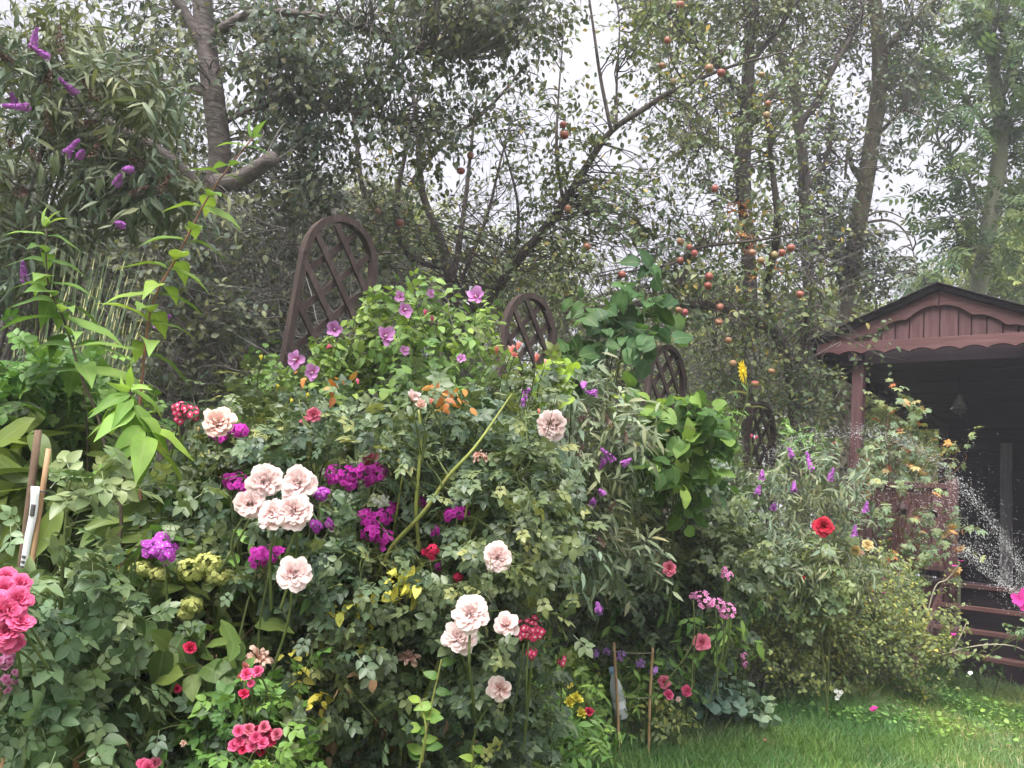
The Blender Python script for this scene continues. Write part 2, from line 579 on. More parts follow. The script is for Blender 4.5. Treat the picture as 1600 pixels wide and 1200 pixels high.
M['thicket'] = leaf_mat('thicket_leaf', [(0, (.045, .058, .042)), (.5, (.085, .10, .066)), (.9, (.13, .145, .085)), (1, (.18, .19, .08))], .55, .25, 0, nscale=.8)
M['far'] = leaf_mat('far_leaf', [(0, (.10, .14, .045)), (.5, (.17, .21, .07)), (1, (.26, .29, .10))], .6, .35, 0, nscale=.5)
M['spirea'] = leaf_mat('spirea_leaf', [(0, (.07, .10, .035)), (.5, (.12, .16, .055)), (.88, (.19, .22, .07)), (1, (.32, .30, .08))], .5, .28, 0, nscale=2)
M['glauc'] = leaf_mat('glaucous_leaf', [(0, (.08, .14, .10)), (.5, (.13, .20, .14)), (1, (.20, .27, .18))], .6, .2, .2)
M['creeper'] = leaf_mat('creeper_leaf', [(0, (.09, .14, .07)), (.62, (.17, .22, .12)), (.82, (.22, .25, .11)), (.9, (.38, .22, .08)), (1, (.42, .12, .07))], .5, .3, .25)
M['orange'] = leaf_mat('orange_leaf', [(0, (.30, .10, .03)), (.5, (.48, .17, .05)), (1, (.55, .28, .08))], .5, .3, 0)
M['brown_leaf'] = leaf_mat('dry_brown_leaf', [(0, (.09, .045, .025)), (.5, (.19, .10, .06)), (1, (.34, .22, .14))], .75, .15, .2)
M['redleaf'] = leaf_mat('young_red_leaf', [(0, (.20, .07, .03)), (.5, (.30, .12, .04)), (1, (.36, .20, .06))], .45, .3, .2)
M['grass'] = leaf_mat('grass_blade', [(0, (.045, .105, .026)), (.4, (.082, .165, .046)), (.75, (.135, .225, .082)), (.93, (.21, .275, .13)), (1, (.34, .31, .19))], .5, .3, 0, nscale=1.3, spec=.3)
M['clover'] = leaf_mat('clover_leaf', [(0, (.07, .15, .03)), (.5, (.12, .22, .05)), (1, (.18, .29, .08))], .5, .25, 0)
M['stem'] = rough_mat('green_stem', (.07, .10, .03), (.12, .15, .045), 30, .55, .2)
M['cane'] = rough_mat('thorny_cane', (.17, .22, .05), (.27, .30, .08), 25, .5, .25, c3=(.22, .20, .07))
M['redstem'] = rough_mat('reddish_stem', (.13, .06, .04), (.22, .11, .06), 20, .5, .2)
M['darkstem'] = rough_mat('dark_stem', (.05, .035, .03), (.09, .07, .04), 20, .5, .2)
M['twig'] = rough_mat('grey_twig', (.11, .10, .095), (.20, .185, .17), 25, .85, .3)
M['bark_cherry'] = rough_mat('cherry_bark', (.075, .06, .057), (.15, .125, .118), 14, .8, 1.0, (1, 1, 3.5), c3=(.25, .215, .20), bdist=.02)
M['bark_dark'] = rough_mat('dark_bark', (.055, .045, .04), (.12, .10, .09), 16, .85, .9, (2, 2, .6), bdist=.02)
M['bark_moss'] = rough_mat('mossy_bark', (.06, .05, .04), (.12, .10, .07), 14, .85, .9, (2, 2, .6), c3=(.17, .16, .09), bdist=.02)
M['bark_ash'] = rough_mat('ash_bark', (.15, .15, .11), (.26, .26, .19), 14, .85, .8, (2, 2, .6), c3=(.20, .24, .12), bdist=.02)
M['soil'] = rough_mat('soil', (.022, .016, .011), (.055, .042, .03), 18, .95, .8, c3=(.09, .07, .045), bdist=.03)
M['turf'] = rough_mat('turf', (.045, .075, .02), (.08, .12, .03), 30, .9, .6, c3=(.12, .12, .05))
# rot-brown wood stain
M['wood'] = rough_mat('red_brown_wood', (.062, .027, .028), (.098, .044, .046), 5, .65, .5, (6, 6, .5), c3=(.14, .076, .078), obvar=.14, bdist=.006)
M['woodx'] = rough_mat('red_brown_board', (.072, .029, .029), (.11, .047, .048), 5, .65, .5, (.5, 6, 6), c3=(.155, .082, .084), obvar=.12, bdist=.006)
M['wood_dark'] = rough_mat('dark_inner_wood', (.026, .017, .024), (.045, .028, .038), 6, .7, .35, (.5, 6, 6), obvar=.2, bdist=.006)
M['wood_step'] = rough_mat('worn_dark_red_step', (.038, .016, .015), (.06, .025, .023), 5, .7, .5, (.5, 6, 6), c3=(.09, .045, .04), obvar=.1, bdist=.006)
M['wood_grey'] = rough_mat('weathered_grey_board', (.16, .15, .16), (.27, .255, .26), 6, .8, .4, (7, 7, .5), obvar=.12, bdist=.006)
M['roofing'] = rough_mat('dark_roofing_felt', (.015, .012, .014), (.035, .027, .03), 40, .9, .5)
M['trellis'] = rough_mat('brown_trellis_wood', (.036, .024, .021), (.06, .041, .036), 6, .75, .5, (6, 6, .8), c3=(.10, .072, .064), obvar=.15, bdist=.006)
M['stake'] = rough_mat('stake_bark', (.10, .065, .045), (.19, .13, .09), 20, .85, .5, (3, 3, .6))
M['bamboo'] = rough_mat('bamboo', (.40, .24, .13), (.55, .36, .2), 12, .55, .15, (3, 3, .6))
M['string'] = rough_mat('twine', (.30, .27, .2), (.4, .37, .28), 40, .9, 0)


def plain_mat(name, color, rough=.4, trans=0.0, spec=.5, ior=1.45, alpha=1.0):
    m, nt, out = new_mat(name)
    b = nt.nodes.new('ShaderNodeBsdfPrincipled')
    no = nt.nodes.new('ShaderNodeTexNoise')
    no.inputs['Scale'].default_value = 15
    nt.links.new(mixc(nt, mathn(nt, 'MULTIPLY', no.outputs[0], .25), color, tuple(c * .6 for c in color)), b.inputs['Base Color'])
    b.inputs['Roughness'].default_value = rough
    b.inputs['Transmission Weight'].default_value = trans
    b.inputs['IOR'].default_value = ior
    b.inputs['Specular IOR Level'].default_value = spec
    b.inputs['Alpha'].default_value = alpha
    nt.links.new(b.outputs[0], out.inputs[0])
    return m


M['label_white'] = plain_mat('white_plastic', (.75, .76, .79), .4)
M['label_print'] = plain_mat('dark_print', (.10, .09, .10), .5)
M['cap_blue'] = plain_mat('pale_blue_plastic', (.35, .5, .68), .35)
M['clear'] = plain_mat('clear_plastic', (.88, .94, .97), .15, .45, .6, 1.2)
M['glass'] = plain_mat('lantern_glass', (.75, .80, .74), .08, .85, .6, 1.3)
M['metal_dark'] = plain_mat('dark_metal', (.05, .05, .055), .4)
M['water'] = plain_mat('water_drop', (.96, .97, 1.0), .2, .1, .6, 1.33)

PM = {}
PM['pale'] = petal_mat('pale_pink_petal', (.86, .50, .48), (.92, .78, .765), .48, var=.05, noise=.3)
PM['peach'] = petal_mat('peach_petal', (.84, .42, .32), (.86, .62, .55), .35, var=.08)
PM['coral'] = petal_mat('coral_petal', (.72, .16, .12), (.72, .31, .27), .25, var=.15)
PM['wilt'] = petal_mat('wilting_petal', (.62, .33, .24), (.66, .47, .38), .2, var=.2)
PM['hot'] = petal_mat('hot_pink_petal', (.76, .05, .20), (.78, .15, .31), .25, var=.12)
PM['rosepink'] = petal_mat('rose_pink_petal', (.60, .06, .14), (.68, .19, .28), .25, var=.12)
PM['crimson'] = petal_mat('crimson_petal', (.26, .004, .016), (.40, .012, .034), .15, var=.25)
PM['red'] = petal_mat('red_pink_petal', (.55, .015, .07), (.62, .04, .12), .2, var=.2)
PM['yellow_rose'] = petal_mat('cream_yellow_petal', (.75, .50, .12), (.80, .66, .34), .25, var=.1)
PM['phlox'] = petal_mat('magenta_phlox_petal', (.62, .03, .44), (.62, .075, .52), .28, (.34, .01, .24), .16, var=.22)
PM['phlox_violet'] = petal_mat('violet_phlox_petal', (.46, .05, .46), (.50, .11, .58), .28, (.52, .36, .58), .16, var=.22)
PM['phlox_pink'] = petal_mat('pink_phlox_petal', (.68, .22, .46), (.72, .36, .58), .25, (.5, .05, .22), .18, var=.15)
PM['eyered'] = petal_mat('red_petal_white_eye', (.60, .03, .12), (.62, .07, .17), .2, (.8, .55, .55), .22, var=.2)
PM['hib'] = petal_mat('mauve_hibiscus_petal', (.56, .20, .50), (.60, .30, .60), .35, (.45, .03, .14), .18, var=.12)
PM['bud'] = petal_mat('purple_buddleia_floret', (.42, .10, .48), (.54, .22, .60), .25, var=.3)
PM['bud_spent'] = petal_mat('spent_brown_panicle', (.10, .05, .04), (.17, .10, .085), .1, var=.3)
PM['hydr'] = petal_mat('lime_hydrangea_floret', (.36, .40, .10), (.50, .51, .20), .25, var=.2)
PM['yellow'] = petal_mat('yellow_petal', (.82, .56, .01), (.86, .68, .03), .25, var=.1)
PM['lemon'] = petal_mat('lemon_snapdragon', (.86, .72, .04), (.90, .82, .14), .35, var=.08)
PM['white'] = petal_mat('white_petal', (.75, .76, .68), (.82, .82, .8), .25, var=.06)
PM['lilac'] = petal_mat('lilac_petal', (.36, .16, .50), (.46, .28, .62), .25, var=.2)
PM['petunia'] = petal_mat('magenta_petunia', (.62, .03, .28), (.66, .06, .36), .3, var=.1)


def apple_material():
    m, nt, out = new_mat('apple_skin')
    tc = nt.nodes.new('ShaderNodeTexCoord')
    oi = nt.nodes.new('ShaderNodeObjectInfo')
    no = nt.nodes.new('ShaderNodeTexNoise')
    no.inputs['Scale'].default_value = 22
    no.noise_dimensions = '4D'
    nt.links.new(mathn(nt, 'MULTIPLY', oi.outputs['Random'], 30.0), no.inputs['W'])
    nt.links.new(tc.outputs['Object'], no.inputs['Vector'])
    f = mathn(nt, 'ADD', mathn(nt, 'MULTIPLY_ADD', no.outputs[0], .9, -.2), mathn(nt, 'MULTIPLY_ADD', oi.outputs['Random'], .7, -.25))
    rp = ramp(nt, [(0.0, (.24, .21, .09)), (.2, (.31, .17, .09)), (.5, (.32, .10, .075)), (1, (.30, .05, .055))])
    nt.links.new(f, rp.inputs[0])
    b = nt.nodes.new('ShaderNodeBsdfPrincipled')
    nt.links.new(rp.outputs[0], b.inputs['Base Color'])
    b.inputs['Roughness'].default_value = .38
    nt.links.new(b.outputs[0], out.inputs[0])
    return m


M['apple'] = apple_material()


def zebra_material():
    m, nt, out = new_mat('zebra_grass')
    at = nt.nodes.new('ShaderNodeAttribute')
    at.attribute_name = 'luv'
    sx = nt.nodes.new('ShaderNodeSeparateXYZ')
    nt.links.new(at.outputs['Vector'], sx.inputs[0])
    w = mathn(nt, 'FRACT', mathn(nt, 'ADD', mathn(nt, 'MULTIPLY', sx.outputs[1], 11.0), mathn(nt, 'MULTIPLY', sx.outputs[2], 17.0)))
    band = mathn(nt, 'LESS_THAN', w, .22)
    col = mixc(nt, band, (.06, .10, .035), (.36, .36, .15))
    b = nt.nodes.new('ShaderNodeBsdfPrincipled')
    nt.links.new(col, b.inputs['Base Color'])
    b.inputs['Roughness'].default_value = .5
    nt.links.new(b.outputs[0], out.inputs[0])
    return m


M['zebra'] = zebra_material()

# ------------------------------------------------------------------ plant machinery
PART_CACHE = {}


def leaf_variants(tpl, mat, n=5, hi=1.0, key=None):
    k = (id(tpl), mat.name, hi)
    if k not in PART_CACHE:
        ms = []
        for i in range(n):
            t = var_tpl(tpl, 100 + i)
            r = (i + .5) / n * hi
            g = Geo().add(t['v'], t['l'], t['t'], np.c_[t['a'], np.full(len(t['v']), r)])
            ms.append(g.mesh('leaf', mat))
        PART_CACHE[k] = ms
    return PART_CACHE[k]


def scatter(blobs, lpt, tl, ls, up=.35, droop=.35, shell=.5, upn=.8, rs=None):
    """leaves on short twigs that fill ellipsoids. blobs: (px,py,d,rx_px,ry_px,rd,ntwigs)"""
    rs = rs or rng
    tw, lp, la, ln, lsz = [], [], [], [], []
    for (px, py, d, rx, ry, rd, nt_) in blobs:
        c = P(px, py, d)
        R = np.array([rx * d / F, rd, ry * d / F])
        v = norm(rs.normal(size=(nt_, 3)))
        rad = rs.uniform(0, 1, (nt_, 1)) ** shell
        st = c + v * rad * R
        dr = norm(v * .6 + UP * up + rs.normal(size=(nt_, 3)) * .55)
        K = 4
        t = np.linspace(0, 1, K)[None, :, None]
        L = tl * rs.uniform(.6, 1.3, (nt_, 1, 1))
        bend = rs.normal(size=(nt_, 1, 3)) * .25 - UP * droop * .45
        path = st[:, None] + L * (dr[:, None] * t + bend * t * t)
        tw.append(path)
        k = np.linspace(.12, 1, lpt)[None, :, None]
        pos = st[:, None] + L * (dr[:, None] * k + bend * k * k)
        tan = norm(dr[:, None] + 2 * bend * k)
        side = norm(np.cross(tan, norm(rs.normal(size=(nt_, 1, 3)) + UP * .6)))
        sg = np.where(np.arange(lpt) % 2, 1.0, -1.0)[None, :, None]
        al = norm(tan * .55 + side * sg + rs.normal(size=(nt_, lpt, 3)) * .35 - UP * droop)
        outw = norm(v)[:, None]
        camd = norm(CAM - c)
        nn = norm(UP * upn + outw * .25 + camd * .3 + rs.normal(size=(nt_, lpt, 3)) * .42)
        lp.append(pos.reshape(-1, 3)); la.append(al.reshape(-1, 3)); ln.append(nn.reshape(-1, 3))
        lsz.append(ls * rs.uniform(.65, 1.2, nt_ * lpt))
    return np.concatenate(tw), np.concatenate(lp), np.concatenate(la), np.concatenate(ln), np.concatenate(lsz)


HARD = []           # things no leaf at all hangs in front of
CLEAR = []          # flowers and stems that stand proud of the foliage: (px, py, depth, radius px)
PENDING = []        # foliage is built once all flowers have their place


def clear_at(p, r):
    x, y, d = Q(p)
    if d > .3: CLEAR.append((x, y, d, r * F / d))


def free(c, half, zones=None):
    """True where a leaf or twig centred at c does not grow across a flower"""
    v = c - CAM
    d = np.maximum(v @ _f, .2)
    x = 800 + F * (v @ CX) / d
    y = 600 - F * (v @ CU) / d
    h = half * F / d
    ok = np.ones(len(c), bool)
    x0, x1, y0, y1, d0 = x.min() - 80, x.max() + 80, y.min() - 80, y.max() + 80, d.min()
    for cx, cy, cd, cr in (CLEAR if zones is None else zones):
        if cd + .03 < d0 or not (x0 < cx < x1 and y0 < cy < y1): continue
        ok &= ~((d < cd + .03) & ((x - cx) ** 2 + (y - cy) ** 2 < (cr * .92 + h * .55) ** 2))
    return ok


def put_leaves(*a, **k):
    PENDING.append(lambda: put_leaves_now(*a, **k))


def put_tubes(parent, name, mat, sets):
    def now():
        g = Geo()
        for paths, radii, sides in sets:
            if len(paths) == 0: continue
            radii = np.broadcast_to(radii, paths.shape[:2])
            ok = free(paths[:, paths.shape[1] // 2], np.full(len(paths), .008)) & free(paths[:, -1], np.full(len(paths), .004))
            g.tubes(paths[ok], radii[ok], sides)
        g.obj(name, mat, parent, kind='stuff')
    PENDING.append(now)


def put_leaves_now(parent, tpl, mat, pos, along, nrm, size, nparts=0, hi=1.0, part_tpl=None, rs=None, name='foliage', part_name='leaf', cull=True):
    """the nparts leaves that show largest become objects, the rest one mesh"""
    rs = rs or rng
    ok = free(pos + norm(along) * size[:, None] * .5, size * .5) if cull else free(pos + norm(along) * size[:, None] * .5, size * .5, HARD)
    pos, along, nrm, size = pos[ok], along[ok], nrm[ok], size[ok]
    Fm = frames(along, nrm) * size[:, None, None]
    rnd = rs.uniform(0, hi, len(pos))
    base = np.array(parent.location)
    keep = np.ones(len(pos), bool)
    if nparts:
        v = pos - CAM
        d = v @ _f
        x = 800 + F * (v @ CX) / d
        y = 600 - F * (v @ CU) / d
        ok = (d > .4) & (x > 5) & (x < 1595) & (y > 5) & (y < 1195)
        face = np.abs((Fm[:, :, 2] / size[:, None] * norm(-v)).sum(1))
        score = np.where(ok, size / d * (.5 + face) * (1 + .6 * (d.mean() - d) / max(d.std(), .05) * .4), -1)
        idx = np.argsort(-score)[:nparts]
        idx = idx[score[idx] > 0]
        keep[idx] = False
        ms = leaf_variants(part_tpl or tpl, mat, 5, hi)
        for i in idx:
            link_mesh(part_name, ms[rs.integers(len(ms))], parent, mat4(Fm[i], pos[i] - base))
    g = Geo().inst(tpl, Fm[keep], pos[keep], rnd[keep])
    if keep.any():
        return g.obj(name, mat, parent, kind='stuff')


def limb_paths(limbs):
    out = []
    for l in limbs:
        n = max(8, len(l) * 5)
        c = np.array([[*P(a, b, d), r] for a, b, d, r in l])
        sp = smooth_path(c, n)
        out.append((sp[:, :3], sp[:, 3]))
    return out


def connect(blobs, nodes, nsub, r0, rs, wig=.12):
    """branches from the nearest skeleton node into each blob"""
    paths, rad = [], []
    for (px, py, d, rx, ry, rd, nt_) in blobs:
        c = P(px, py, d)
        R = np.array([rx * d / F, rd, ry * d / F])
        for _ in range(nsub):
            e = c + norm(rs.normal(size=3)) * R * rs.uniform(.2, .95)
            dist = np.linalg.norm(nodes - e, axis=1) + rs.uniform(0, .25, len(nodes)) + np.maximum(nodes[:, 2] - e[2], 0) * .6
            s = nodes[np.argmin(dist)]
            K = 7
            t = np.linspace(0, 1, K)[:, None]
            L = np.linalg.norm(e - s)
            w = rs.normal(size=(3,)) * wig * L + UP * .10 * L
            w2 = rs.normal(size=(3,)) * wig * .5 * L
            paths.append(s + (e - s) * t + w * np.sin(math.pi * t) + w2 * np.sin(2 * math.pi * t))
            rad.append(r0 * np.linspace(1, .3, K))
    return np.array(paths), np.array(rad)


def plant(name, label, cat, base, blobs, leaf, mat, lpt=6, tl=.15, ls=.04, nparts=0, limbs=(), limb_mat='stem', limb_name='stem', nsub=4, sub_r=.003, twig_r=.0012,
          twig_mat=None, up=.35, droop=.35, shell=.5, group=None, part_tpl=None, stems=True, stem_r=.006, hi=1.0, upn=.8, seed=None, sides=7, trunk_name=None, cull=True):
    rs = np.random.default_rng(seed if seed is not None else int(abs(blobs[0][0] * 7 + blobs[0][1] * 13)) + 1)
    base = np.asarray(base, float)
    e = empty(name, base, label, cat, group)
    nodes = []
    lp = limb_paths(limbs)
    for i, (p, r) in enumerate(lp):
        nm = (trunk_name if (trunk_name and i == 0) else limb_name)
        Geo().tubes(p, r, sides).obj(nm, M[limb_mat], e)
        nodes.append(p)
    if stems and blobs:
        for (px, py, d, rx, ry, rd, nt_) in blobs[:8]:
            c = P(px, py, d)
            b = base + np.array([rs.normal() * .05, rs.normal() * .05, -.01])
            m1 = b + (c - b) * .5 + np.array([(b[0] - c[0]) * .22, (b[1] - c[1]) * .22, .1 * abs(c[2] - b[2])]) + rs.normal(size=3) * .02
            p = smooth_path([b, m1, c], 12)
            Geo().tubes(p, np.linspace(stem_r, stem_r * .4, 12), 6).obj('stem', M[limb_mat], e)
            nodes.append(p)
    nodes = np.concatenate(nodes) if nodes else np.array([base])
    sets = []
    if nsub and blobs:
        bp, br = connect(blobs, nodes, nsub, sub_r, rs)
        sets.append((bp, br, 5))
    if blobs:
        tw, pos, al, nn, sz = scatter(blobs, lpt, tl, ls, up, droop, shell, upn, rs)
        sets.append((tw, np.linspace(twig_r, twig_r * .45, tw.shape[1]), 3))
        put_tubes(e, 'twigs', M[twig_mat or limb_mat], sets)
        put_leaves(e, leaf, M[mat], pos, al, nn, sz, nparts, hi, part_tpl, rs, cull=cull)
    return e


# ------------------------------------------------------------------ flower machinery
def petal_tpl(th0, th1, L, W, r0=.06, cup=.1, ruff=.03, rows=5, cols=5, notch=0.05, roll=0.0, seed=0):
    """petal rising from the axis and opening from th0 to th1 (radians off the axis)"""
    r_ = np.random.default_rng(seed)
    t = np.linspace(0, 1, rows)
    th = th0 + (th1 - th0) * t ** 1.1 + roll * np.clip(t - .75, 0, 1) * 4
    ds = L / (rows - 1)
    r = r0 + np.concatenate([[0], np.cumsum(np.sin((th[1:] + th[:-1]) / 2) * ds)])
    z = np.concatenate([[0], np.cumsum(np.cos((th[1:] + th[:-1]) / 2) * ds)])
    w = W / 2 * (0.28 + 0.72 * np.sin(np.clip(t * 1.15, 0, 1) * math.pi / 2)) * np.where(t > .95, .84, 1)
    s = np.linspace(-1, 1, cols)
    v, a = [], []
    for i in range(rows):
        for j in range(cols):
            rr = r[i] - cup * s[j] ** 2 * W * (.3 + .7 * t[i]) * .5
            ph = s[j] * w[i] / max(r[i] + .18, .12)
            zz = z[i] - (notch * s[j] ** 2 * L * t[i] ** 3) * math.cos(th1) + ruff * r_.normal() * t[i] * L
            rr += ruff * r_.normal() * t[i] * L - notch * s[j] ** 2 * L * t[i] ** 3 * math.sin(th1)
            v.append((rr * math.sin(ph), rr * math.cos(ph), zz))
            a.append((s[j], t[i]))
    l = []
    for i in range(rows - 1):
        for j in range(cols - 1):
            k = i * cols + j
            l += [k, k + 1, k + cols + 1, k + cols]
    return dict(v=np.array(v), a=np.array(a), l=np.array(l), t=np.full((rows - 1) * (cols - 1), 4))


D = math.radians
BLOOMS = {
    # layers: count, th0, th1, length, width, cup, roll  (unit: bloom diameter 1)
    'rosette': [(7, 0, 10, .24, .22, .5, .1), (9, 4, 22, .29, .28, .4, .2), (11, 10, 34, .34, .32, .35, .3), (12, 18, 46, .38, .38, .3, .35), (12, 26, 58, .42, .44, .25, .4), (12, 36, 70, .45, .52, .2, .45), (10, 48, 82, .48, .62, .15, .5), (8, 60, 94, .50, .76, .1, .5)],
    'cup': [(4, 0, 2, .46, .42, .6, 0), (5, 6, 12, .50, .60, .55, .15), (6, 16, 24, .52, .72, .5, .3), (6, 34, 42, .50, .80, .4, .5)],
    'budrose': [(3, 0, -6, .8, .6, .6, 0), (4, 14, -2, .82, .75, .6, .1), (5, 26, 6, .78, .8, .55, .25)],
    'loose': [(6, 0, 18, .34, .40, .3, .3), (7, 15, 42, .42, .56, .25, .4), (7, 32, 66, .48, .7, .2, .4), (6, 55, 90, .5, .8, .12, .4)],
    'wilt': [(6, 10, 40, .34, .30, .2, .8), (7, 40, 85, .44, .36, .15, .9), (6, 80, 125, .5, .42, .1, .8)],
    'small': [(5, 0, 10, .36, .40, .5, .0), (6, 10, 34, .43, .58, .35, .1), (7, 28, 58, .47, .74, .22, .2), (6, 50, 82, .49, .95, .12, .25)],
    'hibiscus': [(3, 10, 40, .26, .34, .3, .5), (5, 46, 60, .55, .95, .12, .35)],
    'open': [(5, 66, 80, .5, .7, .05, .1)],
}
PET_CACHE = {}


def petals_for(kind, mat):
    k = (kind, mat.name)
    if k not in PET_CACHE:
        out = []
        for li, (n, a, b, L, W, cup, roll) in enumerate(BLOOMS[kind]):
            ms = []
            for q in range(2):
                t = petal_tpl(D(a), D(b), L, W, .03 + .012 * li, cup, .035 if kind not in ('wilt',) else .09, 6, 6, .075, roll, li * 7 + q)
                g = Geo().add(t['v'], t['l'], t['t'], np.c_[t['a'], np.full(len(t['v']), .5)])
                ms.append((g.mesh('petal', mat), t))
            out.append((n, ms))
        PET_CACHE[k] = out
    return PET_CACHE[k]


def facing_frame(face, spin=0.0):
    z = norm(np.asarray(face, float))
    x = norm(np.cross(np.array([.2, .1, 1.0]) if abs(z[2]) < .95 else np.array([1.0, 0, 0]), z))
    y = np.cross(z, x)
    R = np.stack([x, y, z], -1)
    c, s = math.cos(spin), math.sin(spin)
    return R @ np.array([[c, -s, 0], [s, c, 0], [0, 0, 1]])


def cam_face(p, up=.35, jit=.3, rs=None):
    return norm(norm(CAM - p) + UP * up + (rs or rng).normal(size=3) * jit)


def calyx_geo(s=1.0):
    g = Geo()
    z = np.array([[0, 0, -.30], [0, 0, -.12], [0, 0, -.04], [0, 0, .02]])
    g.tubes(z, np.array([.02, .05, .075, .03]), 7)
    for k in range(5):
        a = k * 2 * math.pi / 5
        t = leaf_tpl('lance', 4, .3, .1, -.2)
        R = np.array(Matrix.Rotation(a, 3, 'Z') @ Matrix.Rotation(.35, 3, 'X'))
        g.add(t['v'] * .3 @ R.T + np.array([0, 0, -.05]), t['l'], t['t'])
    return g


CALYX = []


def bloom(parent, loc, face, size, kind, mat, separate=True, name='bloom', label=None, squash=1.0):
    """a flower: calyx mesh as the part, its petals as sub-parts (or one mesh when small)"""
    base = np.array(parent.location)
    clear_at(loc + norm(np.asarray(face)) * size * .3, size * .46)
    R = facing_frame(face, rng.uniform(0, 6))
    Ms = R * size
    lay = petals_for(kind, mat)
    if separate:
        if not CALYX: CALYX.append(calyx_geo().mesh('calyx', M['stem']))
        o = link_mesh(name, CALYX[0], parent, mat4(Ms, loc - base))
        off, tip, zs = rng.uniform(0, 6), rng.normal() * .1, rng.uniform(.8, 1.15)
        for li, (n, ms) in enumerate(lay):
            for k in range(n):
                a = off + li * 1.3 + k * 2 * math.pi / n + rng.normal() * .16
                s = rng.uniform(.82, 1.1)
                Rz = Matrix.Rotation(a, 4, 'Z') @ Matrix.Rotation(rng.normal() * .13 + tip, 4, 'X') @ Matrix.Rotation(rng.normal() * .12, 4, 'Y') @ Matrix.Diagonal((s, s, s * zs, 1))
                link_mesh('petal', ms[k % 2][0], o, Rz)
    else:
        g = Geo()
        off = rng.uniform(0, 6)
        for li, (n, ms) in enumerate(lay):
            for k in range(n):
                a = off + li * 1.3 + k * 2 * math.pi / n + rng.normal() * .12
                Rz = np.array(Matrix.Rotation(a, 3, 'Z') @ Matrix.Rotation(rng.normal() * .1, 3, 'X'))
                t = ms[k % 2][1]
                g.add((t['v'] * rng.uniform(.88, 1.08)) @ Rz.T @ Ms.T + loc, t['l'], t['t'], np.c_[t['a'], np.full(len(t['v']), rng.uniform())])
        o = g.obj(name, mat, parent)
    if label: o['label'] = label
    return o


def stalk(parent, top, foot, r=.003, mat='stem', name='stem', bow=.1):
    m = (top + foot) / 2 + np.array([rng.normal() * bow * .5, rng.normal() * bow * .5, bow * .3])
    p = smooth_path([foot, m, top], 10)
    return Geo().tubes(p, np.linspace(r * 1.3, r, 10), 6).obj(name, M[mat], parent)


def floret_tpl(n=5, L=.5, w=.46, tube=.5):
    ps = []
    lf = leaf_tpl('round', 4, w / L * .95, -.05, .12)
    lf['a'][:, 1] = lf['v'][:, 1]
    for k in range(n):
        ps.append((lf, L, k * 2 * math.pi / n, (0, 0, 0), 0))
    return merge_tpl(ps)


T_FLORET = floret_tpl()
T_FLORET4 = floret_tpl(4, .5, .55)
FLO_CACHE = {}


def flower_head(parent, loc, face, width, n, mat, fsize, dome=.6, separate=True, name='flower_head', aspect=1.0):
    """domed cluster of five-petalled florets (phlox and the like)"""
    base = np.array(parent.location)
    clear_at(loc, width * .58)
    R = facing_frame(face, rng.uniform(0, 6))
    k = np.arange(n) + .5
    ph = np.arccos(1 - k / n * 1.15)
    az = math.pi * (1 + 5 ** .5) * k
    dirs = np.stack([np.sin(ph) * np.cos(az), np.sin(ph) * np.sin(az) * aspect, np.cos(ph) * dome], -1) + rng.normal(size=(n, 3)) * .1
    pos = dirs * width / 2
    g = Geo()
    foot = np.array([0, 0, -width * .75])
    for q in pos:
        g.tubes(np.array([foot, foot * .45 + q * .35, q]), np.array([.0016, .0012, .0009]), 4)
    gg = Geo()
    gg.n, gg.l, gg.t, gg.a = g.n, g.l, g.t, g.a
    gg.v = [np.concatenate(g.v) @ R.T + loc]
    o = gg.obj(name, M['stem'], parent)
    key = mat.name
    if key not in FLO_CACHE:
        ms = []
        for i in range(4):
            t = var_tpl(T_FLORET, i)
            ms.append(Geo().add(t['v'], t['l'], t['t'], np.c_[t['a'], np.full(len(t['v']), i / 3)]).mesh('floret', mat))
        FLO_CACHE[key] = ms
    nrm = norm(dirs * np.array([.8, .8, 1]) + np.array([0, 0, .35]) + rng.normal(size=(n, 3)) * .22)
    fr = frames(np.cross(nrm, rng.normal(size=(n, 3))), nrm) * (fsize * rng.uniform(.75, 1.1, n))[:, None, None]
    fr = np.einsum('ij,njk->nik', R, fr)
    wp = pos @ R.T + loc
    if separate:
        for i in range(n):
            link_mesh('floret', FLO_CACHE[key][i % 4], o, mat4(fr[i], wp[i] - base))
    else:
        Geo().inst(T_FLORET, fr, wp, rng.uniform(0, 1, n)).obj('florets', mat, o, base=base, kind='stuff')
    return o


def panicle(parent, loc, dirn, length, rad, n, mat, name='panicle', fs=.011, tpl=None):
    R = facing_frame(dirn)
    clear_at(loc + norm(np.asarray(dirn)) * length * .35, length * .45)
    t = rng.uniform(0, 1, n) ** .8
    az = rng.uniform(0, 2 * math.pi, n)
    rr = rad * (1 - t * .75) * rng.uniform(.75, 1.05, n)
    p = np.stack([rr * np.cos(az), rr * np.sin(az), t * length], -1)
    p[:, 0] += .12 * length * t ** 2
    nr = norm(np.stack([np.cos(az), np.sin(az), .4 + 0 * az], -1) + rng.normal(size=(n, 3)) * .3)
    fr = frames(np.cross(nr, rng.normal(size=(n, 3))), nr) * (fs * rng.uniform(.7, 1.2, n))[:, None, None]
    fr = np.einsum('ij,njk->nik', R, fr)
    g = Geo().inst(tpl or T_FLORET4, fr, p @ R.T + loc, rng.uniform(0, 1, n))
    return g.obj(name, mat, parent)


